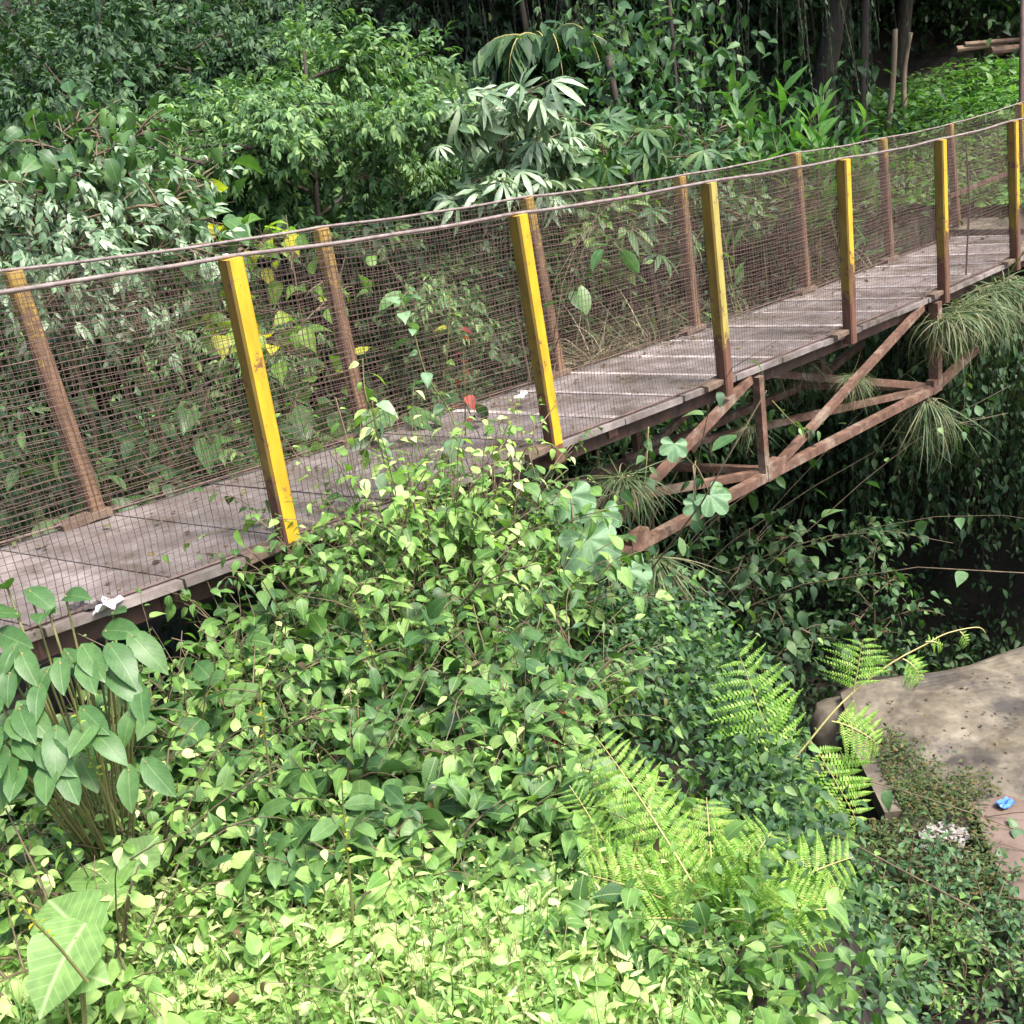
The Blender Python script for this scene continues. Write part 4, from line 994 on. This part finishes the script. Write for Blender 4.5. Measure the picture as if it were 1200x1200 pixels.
ms, ml = MB(), MB()
for _ in range(7000):
    y = rng.uniform(1.3, 5.6); x = rng.uniform(.05, 2.0); g_ = bank_g(x, y)
    if not -.4 < g_ < (.95 if y < 3 else .62) or (y > 5.2 and x > 1.4) or x < carpet_edge(y)+.02: continue

    px, py = proj((x, y, gz(x, y)+.1))
    hug = 835 < px < 1030 and 780 < py < 1050 and y < 3.7
    low_ = hug or px > 925 and y < 3.9
    nearfern = 670 < px < 990 and 870 < py < 1140 and y < 3.2
    if nearfern and not hug and rng.uniform() < .85: continue
    if low_ and not hug and rng.uniform() < .5: continue
    if y > 3 and not low_ and rng.uniform() < .35: continue
    if px < 780 and py < 735: continue
    nl = 10; c = np.array([x, y, gz(x, y)+.04]); up_ = g_ < .25 and y < 2.9; lift = .02 if nearfern or low_ else .08; up_ = up_ and not low_
    ml.leaves(T_ovate if up_ else T_small, c+np.abs(rng.normal(0, .12, (nl, 3)))*rng.choice([-1, 1], (nl, 3))*(.5 if nearfern or low_ else 1)+Z3*lift, rng.normal(0, .7, (nl, 3))-Z3*.3+np.array([.4, 0, 0]), Z3+rng.normal(0, .4, (nl, 3)), rng.uniform(.03, .07, nl) if up_ else rng.uniform(.025, .055, nl), 0 if up_ else int(rng.choice([1, 2, 2, 0, 3])))
o = ml.build('slope_undergrowth', ['L_shrub', 'L_tree', 'L_dark', 'L_broad'], smooth=True); tag(o, 'shaded small-leaved undergrowth on the steep bank slope right of the ferns', 'undergrowth', kind='stuff')

# ------------------------------------------------------------------ gully sides seen under the bridge
ms, ml = MB(), MB(); n = 0
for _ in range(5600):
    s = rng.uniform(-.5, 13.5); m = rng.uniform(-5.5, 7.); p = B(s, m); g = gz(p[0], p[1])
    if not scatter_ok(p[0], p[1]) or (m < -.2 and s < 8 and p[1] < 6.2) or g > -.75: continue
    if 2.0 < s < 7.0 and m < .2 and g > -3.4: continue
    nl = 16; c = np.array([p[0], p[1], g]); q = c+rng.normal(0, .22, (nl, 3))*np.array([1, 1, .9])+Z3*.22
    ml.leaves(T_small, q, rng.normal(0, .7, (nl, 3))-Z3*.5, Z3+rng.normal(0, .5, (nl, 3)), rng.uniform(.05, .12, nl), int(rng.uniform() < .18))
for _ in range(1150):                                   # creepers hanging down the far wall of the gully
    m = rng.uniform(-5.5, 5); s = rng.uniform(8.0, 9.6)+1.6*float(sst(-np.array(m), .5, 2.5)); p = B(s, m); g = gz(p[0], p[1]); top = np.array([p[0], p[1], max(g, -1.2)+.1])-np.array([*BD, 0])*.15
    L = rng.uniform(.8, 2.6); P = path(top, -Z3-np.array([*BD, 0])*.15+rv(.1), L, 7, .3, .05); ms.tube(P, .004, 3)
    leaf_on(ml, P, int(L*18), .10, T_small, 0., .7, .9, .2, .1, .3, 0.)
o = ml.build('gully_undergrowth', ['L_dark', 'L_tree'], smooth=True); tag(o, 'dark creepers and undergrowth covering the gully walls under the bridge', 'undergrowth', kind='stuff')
ms.build('creeper_stems', 'twig', o)
shrub_px('shrub', 'shrub with hanging leaves on the slope under the grass tufts', 'shrub', 745, 765, 4.4, .4, 8, 14, .075, T_ovate, 'L_tree', sub=3, droop=.5)
shrub_px('shrub', 'low shrub at the slope foot left of the long fern frond', 'shrub', 810, 800, 4.3, .5, 8, 13, .07, T_ovate, 'L_tree', sub=3, droop=.5)

# ------------------------------------------------------------------ beyond the bridge, left bank
BY = [  # px, py of the top, y, spread, stems, leaves, size, template, material, label
 (90, 400, 6.3, .6, 8, 11, .22, T_oblong, 'L_broad', 'broad-leaved plant seen through the netting at the far left'),
 (230, 380, 6.7, .6, 8, 11, .24, T_heart, 'L_broad', 'broad-leaved plant seen through the netting left of the nearest yellow post'),
 (330, 370, 7.0, .6, 7, 11, .21, T_oblong, 'L_broad', 'glossy plant seen through the netting right of the nearest yellow post'),
 (160, 480, 6.2, .7, 8, 12, .16, T_ovate, 'L_tree', 'dark low shrub behind the deck edge at left, seen through netting'),
 (410, 400, 7.4, .5, 7, 14, .12, T_ovate, 'L_broad', 'yellow-green shrub behind the netting at the second far post'),
 (480, 330, 8.4, .6, 8, 12, .15, T_ovate, 'L_tree', 'dark green shrub behind the netting between the second and third far posts'),
]
for px, py, y, sp, ns, nl, sz, tp, mt_, lab in BY:
    shrub_px('shrub', lab, 'shrub', px, py, y, sp, ns, nl, sz, tp, mt_, group='plants behind the far rail', sub=2, grav=.5, r=.012, droop=.45, start=.68 if mt_ == 'L_silver' else .55 if py < 290 else .2)
# dry tussocks and fallen fronds by the far edge
for (px, py, off, n, L, lab) in [(880, 385, W+.25, 220, .8, 'pale dry tussock leaning over the far deck edge between the middle far posts'), (760, 400, W+.3, 170, .75, 'dry tussock behind the netting left of the third yellow post'), (690, 400, W+.4, 130, .6, 'greyish tussock by the far deck edge at the third far post'), (985, 330, W+.3, 150, .6, 'dry tussock at the far deck edge right of the fourth yellow post'), (1020, 300, W+.5, 110, .55, 'small dry tussock near the far end of the netting')]:
    grass('tussock', lab, on(px, py, off)-Z3*.15, n, L, 1., .25, ('L_dry', 'L_dry'), (-.2, -.1), 'dry tussocks along the far deck edge', 'tussock', rad=.25)
# dark fill behind the netting
ms, ml = MB(), MB()
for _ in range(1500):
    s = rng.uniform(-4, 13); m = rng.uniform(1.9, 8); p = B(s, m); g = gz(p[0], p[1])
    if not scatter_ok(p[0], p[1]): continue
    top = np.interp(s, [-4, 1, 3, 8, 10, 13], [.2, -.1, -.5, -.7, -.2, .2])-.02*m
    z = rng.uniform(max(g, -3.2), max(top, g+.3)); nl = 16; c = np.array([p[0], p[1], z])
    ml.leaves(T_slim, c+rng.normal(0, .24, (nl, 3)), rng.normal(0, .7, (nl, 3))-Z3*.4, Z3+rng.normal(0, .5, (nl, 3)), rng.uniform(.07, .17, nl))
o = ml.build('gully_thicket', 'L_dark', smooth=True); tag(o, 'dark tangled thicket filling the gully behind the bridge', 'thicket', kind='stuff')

# ------------------------------------------------------------------ trees and forest behind
def root_at(px, py, y): p = at(px, py, y); return np.array([p[0], p[1], gz(p[0], p[1])-.1])
def tree_px(name, label, px, py_top, y, crown_r, lo, nl, leaf, tp, nleaf, tr, bark, leafm, group=None, **kw):
    p = at(px, py_top, y); b = root_at(px, py_top, y); H = p[2]-b[2]
    return tree(name, label, b, tree_meshes(H, crown_r, lo, nl, leaf, tp, nleaf, tr, **kw), bark, leafm, group)
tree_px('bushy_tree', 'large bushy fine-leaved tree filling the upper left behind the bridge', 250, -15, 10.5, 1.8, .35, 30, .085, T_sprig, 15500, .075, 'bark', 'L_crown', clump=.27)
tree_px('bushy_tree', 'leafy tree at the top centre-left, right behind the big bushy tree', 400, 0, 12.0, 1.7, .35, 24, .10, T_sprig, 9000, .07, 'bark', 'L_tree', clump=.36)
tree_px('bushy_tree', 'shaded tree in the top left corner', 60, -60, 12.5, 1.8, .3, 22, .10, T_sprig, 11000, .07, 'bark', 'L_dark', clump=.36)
def crown_plant(name, label, px, py, y, cr, lo, nl, leaf, tp, n, leafm, cl=.2, tr=.03):
    p = at(px, py, y); b = root_at(px, py, y); H = p[2]-b[2]; root = thing(name, label, 'shrub', tuple(b))
    a, c = tree_meshes(H, cr, lo, nl, leaf, tp, n, tr, clump=cl, droop=.5, straight=True, thin=.5)
    a.build('stem', 'twig', root, smooth=True); c.build('foliage', leafm, root, smooth=True)
crown_plant('cassava_shrub', 'silvery palm-fingered shrub standing above the far rail in the centre', 566, 40, 9.6, .50, .85, 13, .23, T_palmate, 250, 'L_silver')
crown_plant('cassava_shrub', 'greener palm-fingered shrub above the far rail right of the silvery one', 715, 85, 10.4, .6, .82, 10, .24, T_palmate, 170, 'L_tree')
crown_plant('shrub', 'leafy shrub above the far rail under the slender trunk', 800, 95, 11.0, .55, .82, 10, .10, T_small, 900, 'L_tree')
crown_plant('shrub', 'dark shrub above the far rail left of the silvery shrub', 455, 150, 9.6, .6, .75, 10, .11, T_small, 900, 'L_dark')
crown_plant('shrub', 'light green shrub above the far rail between the silvery shrub and the slender trunk', 655, 130, 10.0, .45, .82, 9, .11, T_ovate, 500, 'L_shrub')
for px, py, y, cr, lo, nl, sz, tp, n, mt_, lab in [
 (55, 130, 6.6, .55, .72, 12, .12, T_ovate, 420, 'L_broad', 'tall glossy shrub at the left edge behind the far rail'),
 (15, 205, 6.0, .55, .66, 13, .068, T_sprig, 640, 'L_silver', 'silvery fine-leaved bush at the left edge above the far rail'),
 (105, 225, 6.3, .5, .70, 13, .068, T_sprig, 580, 'L_silver', 'grey-green feathery bush right of the silvery one by the far rail'),
 (165, 225, 6.7, .42, .74, 9, .17, T_heart, 130, 'L_broad', 'large heart-leaved plant poking over the far rail at left'),
 (230, 222, 6.9, .40, .78, 8, .13, T_heart, 110, 'L_yellow', 'plant with yellowing heart leaves above the far rail'),
 (318, 252, 7.2, .36, .80, 8, .12, T_heart, 90, 'L_yellow', 'yellow-tipped creeper bush behind the far rail near the second far post')]:
    crown_plant('shrub', lab, px, py-(62 if tp is T_heart else 22), y, cr, lo, nl, sz, tp, n, mt_, cl=.2, tr=.02)
crown_plant('shrub', 'slender light-leaved shrub growing up the dark gully wall under the bridge', 1022, 590, 9.6, .38, .35, 16, .09, T_ovate, 700, 'L_tree', cl=.2, tr=.02)
crown_plant('shrub', 'dark broad-leaved shrub in the gully just below the truss joint', 875, 600, 8.6, .6, .45, 14, .12, T_ovate, 700, 'L_dark', cl=.25, tr=.03)
def palm(label, px, py, y, fr):
    p = at(px, py, y); root = thing('palm', label, 'palm', tuple(root_at(px, py, y))); b0 = np.array(root.location); c = p-b0
    ms = MB(); ms.tube([(0, 0, 0), c*.5+rv(.04), c], [.06, .05, .04], 8); ms.build('trunk', 'bark', root, smooth=True)
    for k in range(fr):
        a = 6.283*k/fr+rng.uniform(-.2, .2); P = path(c, (math.cos(a), math.sin(a), rng.uniform(.3, 1.)), rng.uniform(1.0, 1.4), 12, 1.1, .02); m2, l2 = MB(), MB(); m2.tube(P, np.linspace(.012, .003, 12), 5)
        n = 30; t = .1+.9*np.arange(n)/n; q, T = along(P, t); X = norm(np.cross(T, Z3))
        for sg in (-1, 1): l2.leaves(T_slim, q, X*sg+T*.6-Z3*.45+rng.normal(0, .06, (n, 3)), Z3+X*sg*.3, .36*np.sin(math.pi*(.15+.8*t))+.05)
        o = l2.build('frond', 'L_dark', root, smooth=True); m2.build('midrib', 'frondstem', o)
palm('small palm with drooping grey-green fronds in the shade behind the silvery shrub', 640, 50, 14.5, 8)
def ginger(label, px, py, y, n, L):
    b = root_at(px, py, y); p = at(px, py, y); root = thing('ginger_plant', label, 'plant', tuple(b)); ms, ml = MB(), MB(); H = p[2]-b[2]
    for i in range(n):
        P = path(rv(.25)*np.array([1, 1, 0]), Z3+rv(.18), H*rng.uniform(.7, 1.05), 8, .1, .05); ms.tube(P, np.linspace(.018, .006, 8), 5)
        leaf_on(ml, P, 18, L, T_lance, .55, -.2, .55, .9, .05, .15, .2)
    ms.build('stem', 'stem', root); ml.build('foliage', 'L_bright', root, smooth=True)
ginger('bright green lance-leaved clump above the far rail on the right', 905, 100, 13.0, 14, .50)
ginger('smaller bright lance-leaved clump right of the taller one', 955, 135, 12.8, 10, .38)
ginger('bright lance-leaved clump low above the rail left of the tall one', 860, 145, 12.4, 10, .36)
def slim_trunk(label, px, py0, py1, y, r, mt_, lean=0., H=7.):
    p = at(px, py1, y); b = np.array([p[0], p[1], gz(p[0], p[1])-.1]); root = thing('slender_tree', label, 'tree', tuple(b), 'slender trunks in front of the forest'); ms, ml = MB(), MB()
    P = path((0, 0, 0), Z3+np.array([lean, 0, 0]), H, 12, 0, .03); ms.tube(P, np.linspace(r, r*.6, 12), 8)
    n = 600; q, T = along(P, rng.uniform(.75, 1, n)); ml.leaves(T_small, q+rng.normal(0, .5, (n, 3)), rng.normal(0, .8, (n, 3))-Z3*.3, Z3+rng.normal(0, .5, (n, 3)), rng.uniform(.1, .2, n))
    ms.build('trunk', mt_, root, smooth=True); ml.build('crown', 'L_tree', root, smooth=True)
slim_trunk('slender grey trunk rising above the far rail right of centre', 788, 0, 190, 12.4, .055, 'bark', -.03)
slim_trunk('thin second trunk just right of the slender grey one', 806, 0, 120, 13.2, .035, 'bark', .0)
slim_trunk('dark slender trunk left of the pale poles', 1010, 0, 90, 15.5, .06, 'bark', .02)
slim_trunk('dark thin trunk in the shade left of centre behind the silvery shrub', 640, 0, 100, 15.5, .05, 'bark', -.02)
def bare_pole(label, px0, py0, px1, py1, y, r):
    a, b_ = at(px0, py0, y), at(px1, py1, y); a[2] = min(a[2], gz(a[0], a[1])+.2); root = thing('bare_pole', label, 'pole', tuple(a), 'pale poles by the grassy slope'); b = MB()
    P = np.array([np.zeros(3), (b_-a)*.5+rv(.03), b_-a]); b.tube(smooth_path(P, 8), np.linspace(r, r*.85, 8), 8); b.build('trunk', 'palebark', root, smooth=True)
bare_pole('left pale bare pole standing at the edge of the grassy slope', 1040, 104, 1049, 34, 16.0, .045)
bare_pole('right pale bare pole standing at the edge of the grassy slope', 1060, 92, 1067, 38, 16.4, .042)
# logs on the upper slope
for i, (a, b_, r, lab) in enumerate([((1120, 58), (1180, 50), .07, 'upper cut log in the small pile on the slope at top right'), ((1160, 60), (1200, 56), .09, 'thick pale log lowest in the pile at top right'), ((1130, 52), (1200, 46), .05, 'thin log lying along the top of the pile at top right')]):
    p, q = at(*a, 18.), at(*b_, 18.2); c = (p+q)/2; b = MB(); b.tube([p-c, (q-p)*.02, q-c], [r*.7, r*.72, r*.66], 9); tag(b.build('log', 'log', loc=tuple(c)), lab, 'log', 'cut logs on the slope')
# grassy slope at the top right
ms, ml = MB(), MB()
k = 0
for _ in range(60000):
    y = rng.uniform(11.5, 19); x = rng.uniform(.28, .56)*y; z = gz(x, y)+rng.uniform(0, .35); px, py = proj((x, y, z))
    if px < 990 or px > 1260 or py < np.interp(px, [990, 1020, 1060, 1130, 1230], [135, 112, 98, 76, 68])+rng.normal(0, 5) or py > 240: continue
    k += 1
    if k > 9000: break
    ml.leaves(T_lance if rng.uniform() < .4 else T_small, [np.array([x, y, z])], [np.array([rng.normal(), rng.normal(), .4])], [Z3+rv(.4)], rng.uniform(.07, .17))
o = ml.build('slope_weeds', 'L_bright', smooth=True); tag(o, 'fresh green weeds covering the slope at the top right', 'weeds', kind='stuff')

# the forest wall: a few trees built, then copied
FV = []
for i in range(3):
    lab = ['dark forest tree behind the bridge'][0]
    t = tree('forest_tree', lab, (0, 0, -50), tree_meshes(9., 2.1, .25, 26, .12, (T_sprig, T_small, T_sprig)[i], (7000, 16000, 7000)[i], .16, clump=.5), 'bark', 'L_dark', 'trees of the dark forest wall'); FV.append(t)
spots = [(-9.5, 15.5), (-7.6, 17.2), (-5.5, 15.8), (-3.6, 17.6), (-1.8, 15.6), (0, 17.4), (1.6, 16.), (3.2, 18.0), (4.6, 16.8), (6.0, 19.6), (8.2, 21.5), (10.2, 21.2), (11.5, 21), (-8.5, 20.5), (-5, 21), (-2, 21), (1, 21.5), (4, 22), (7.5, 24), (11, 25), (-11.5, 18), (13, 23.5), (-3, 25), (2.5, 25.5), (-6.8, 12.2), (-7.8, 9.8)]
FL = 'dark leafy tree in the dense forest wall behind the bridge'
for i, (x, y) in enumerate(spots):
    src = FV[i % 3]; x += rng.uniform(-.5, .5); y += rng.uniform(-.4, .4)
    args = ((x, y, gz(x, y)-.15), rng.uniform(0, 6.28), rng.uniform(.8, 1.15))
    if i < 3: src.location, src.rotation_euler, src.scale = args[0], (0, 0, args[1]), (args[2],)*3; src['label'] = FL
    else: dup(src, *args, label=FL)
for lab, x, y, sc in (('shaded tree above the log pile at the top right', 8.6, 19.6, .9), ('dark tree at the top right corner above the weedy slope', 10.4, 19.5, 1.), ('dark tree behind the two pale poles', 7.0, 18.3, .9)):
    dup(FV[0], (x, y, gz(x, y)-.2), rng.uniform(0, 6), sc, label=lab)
# undergrowth and hanging lianas between the trunks
ms, ml = MB(), MB()
for i in range(4800):
    y = rng.uniform(13, 26) if i < 3000 else rng.uniform(17.5, 24); x = (rng.uniform(-.62, .66) if i < 3000 else rng.uniform(.28, .64))*y; g = gz(x, y)
    if .33 < x/y < .66 and proj((x, y, g))[1] > 62: continue
    nl = 14; c = np.array([x, y, g+rng.uniform(0, 1.6)]); ml.leaves(T_small, c+rng.normal(0, .4, (nl, 3)), rng.normal(0, .7, (nl, 3))-Z3*.4, Z3+rng.normal(0, .5, (nl, 3)), rng.uniform(.08, .20, nl))
for _ in range(300):
    y = rng.uniform(14, 18); x = rng.uniform(-.1, .37)*y; top = np.array([x, y, gz(x, y)+rng.uniform(3, 6.)]); L = rng.uniform(1.5, 4)
    P = path(top, -Z3+rv(.08), L, 8, .2, .06); ms.tube(P, .007, 4); leaf_on(ml, P, int(L*16), .085, T_slim, 0., .9, .4, .3, .1, .3, 0.)
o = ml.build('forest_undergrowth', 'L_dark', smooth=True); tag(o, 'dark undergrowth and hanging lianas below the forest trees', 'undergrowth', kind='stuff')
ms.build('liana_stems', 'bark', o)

# ------------------------------------------------------------------ light, sky, view
SUN_EL, SUN_AZ = R_(58), R_(128)        # azimuth clockwise from +Y (north): light from behind, to the right
w = bpy.data.worlds.new('World'); scene.world = w; w.use_nodes = True
nt = w.node_tree; bg = nt.nodes['Background']
sky = nt.nodes.new('ShaderNodeTexSky'); sky.sky_type = 'NISHITA'; sky.sun_disc = False
sky.sun_elevation = SUN_EL; sky.sun_rotation = SUN_AZ; sky.air_density = 1.; sky.dust_density = 4.; sky.ozone_density = .8
nt.links.new(sky.outputs[0], bg.inputs['Color']); bg.inputs['Strength'].default_value = .15
ld = bpy.data.lights.new('sun', 'SUN'); ld.energy = 2.1; ld.angle = R_(13); ld.color = (1, .97, .91)
lo = bpy.data.objects.new('sun', ld); COL.objects.link(lo)
sd = Vector((math.sin(SUN_AZ)*math.cos(SUN_EL), math.cos(SUN_AZ)*math.cos(SUN_EL), math.sin(SUN_EL)))
lo.rotation_euler = sd.to_track_quat('Z', 'Y').to_euler(); lo.location = sd*30
vs = scene.view_settings; vs.view_transform = 'Standard'; vs.look = 'None'; vs.gamma = 1; vs.exposure = 1.85
scene.cycles.max_bounces = 7; scene.cycles.diffuse_bounces = 4; scene.cycles.glossy_bounces = 2
scene.cycles.transmission_bounces = 4; scene.cycles.caustics_reflective = False; scene.cycles.caustics_refractive = False
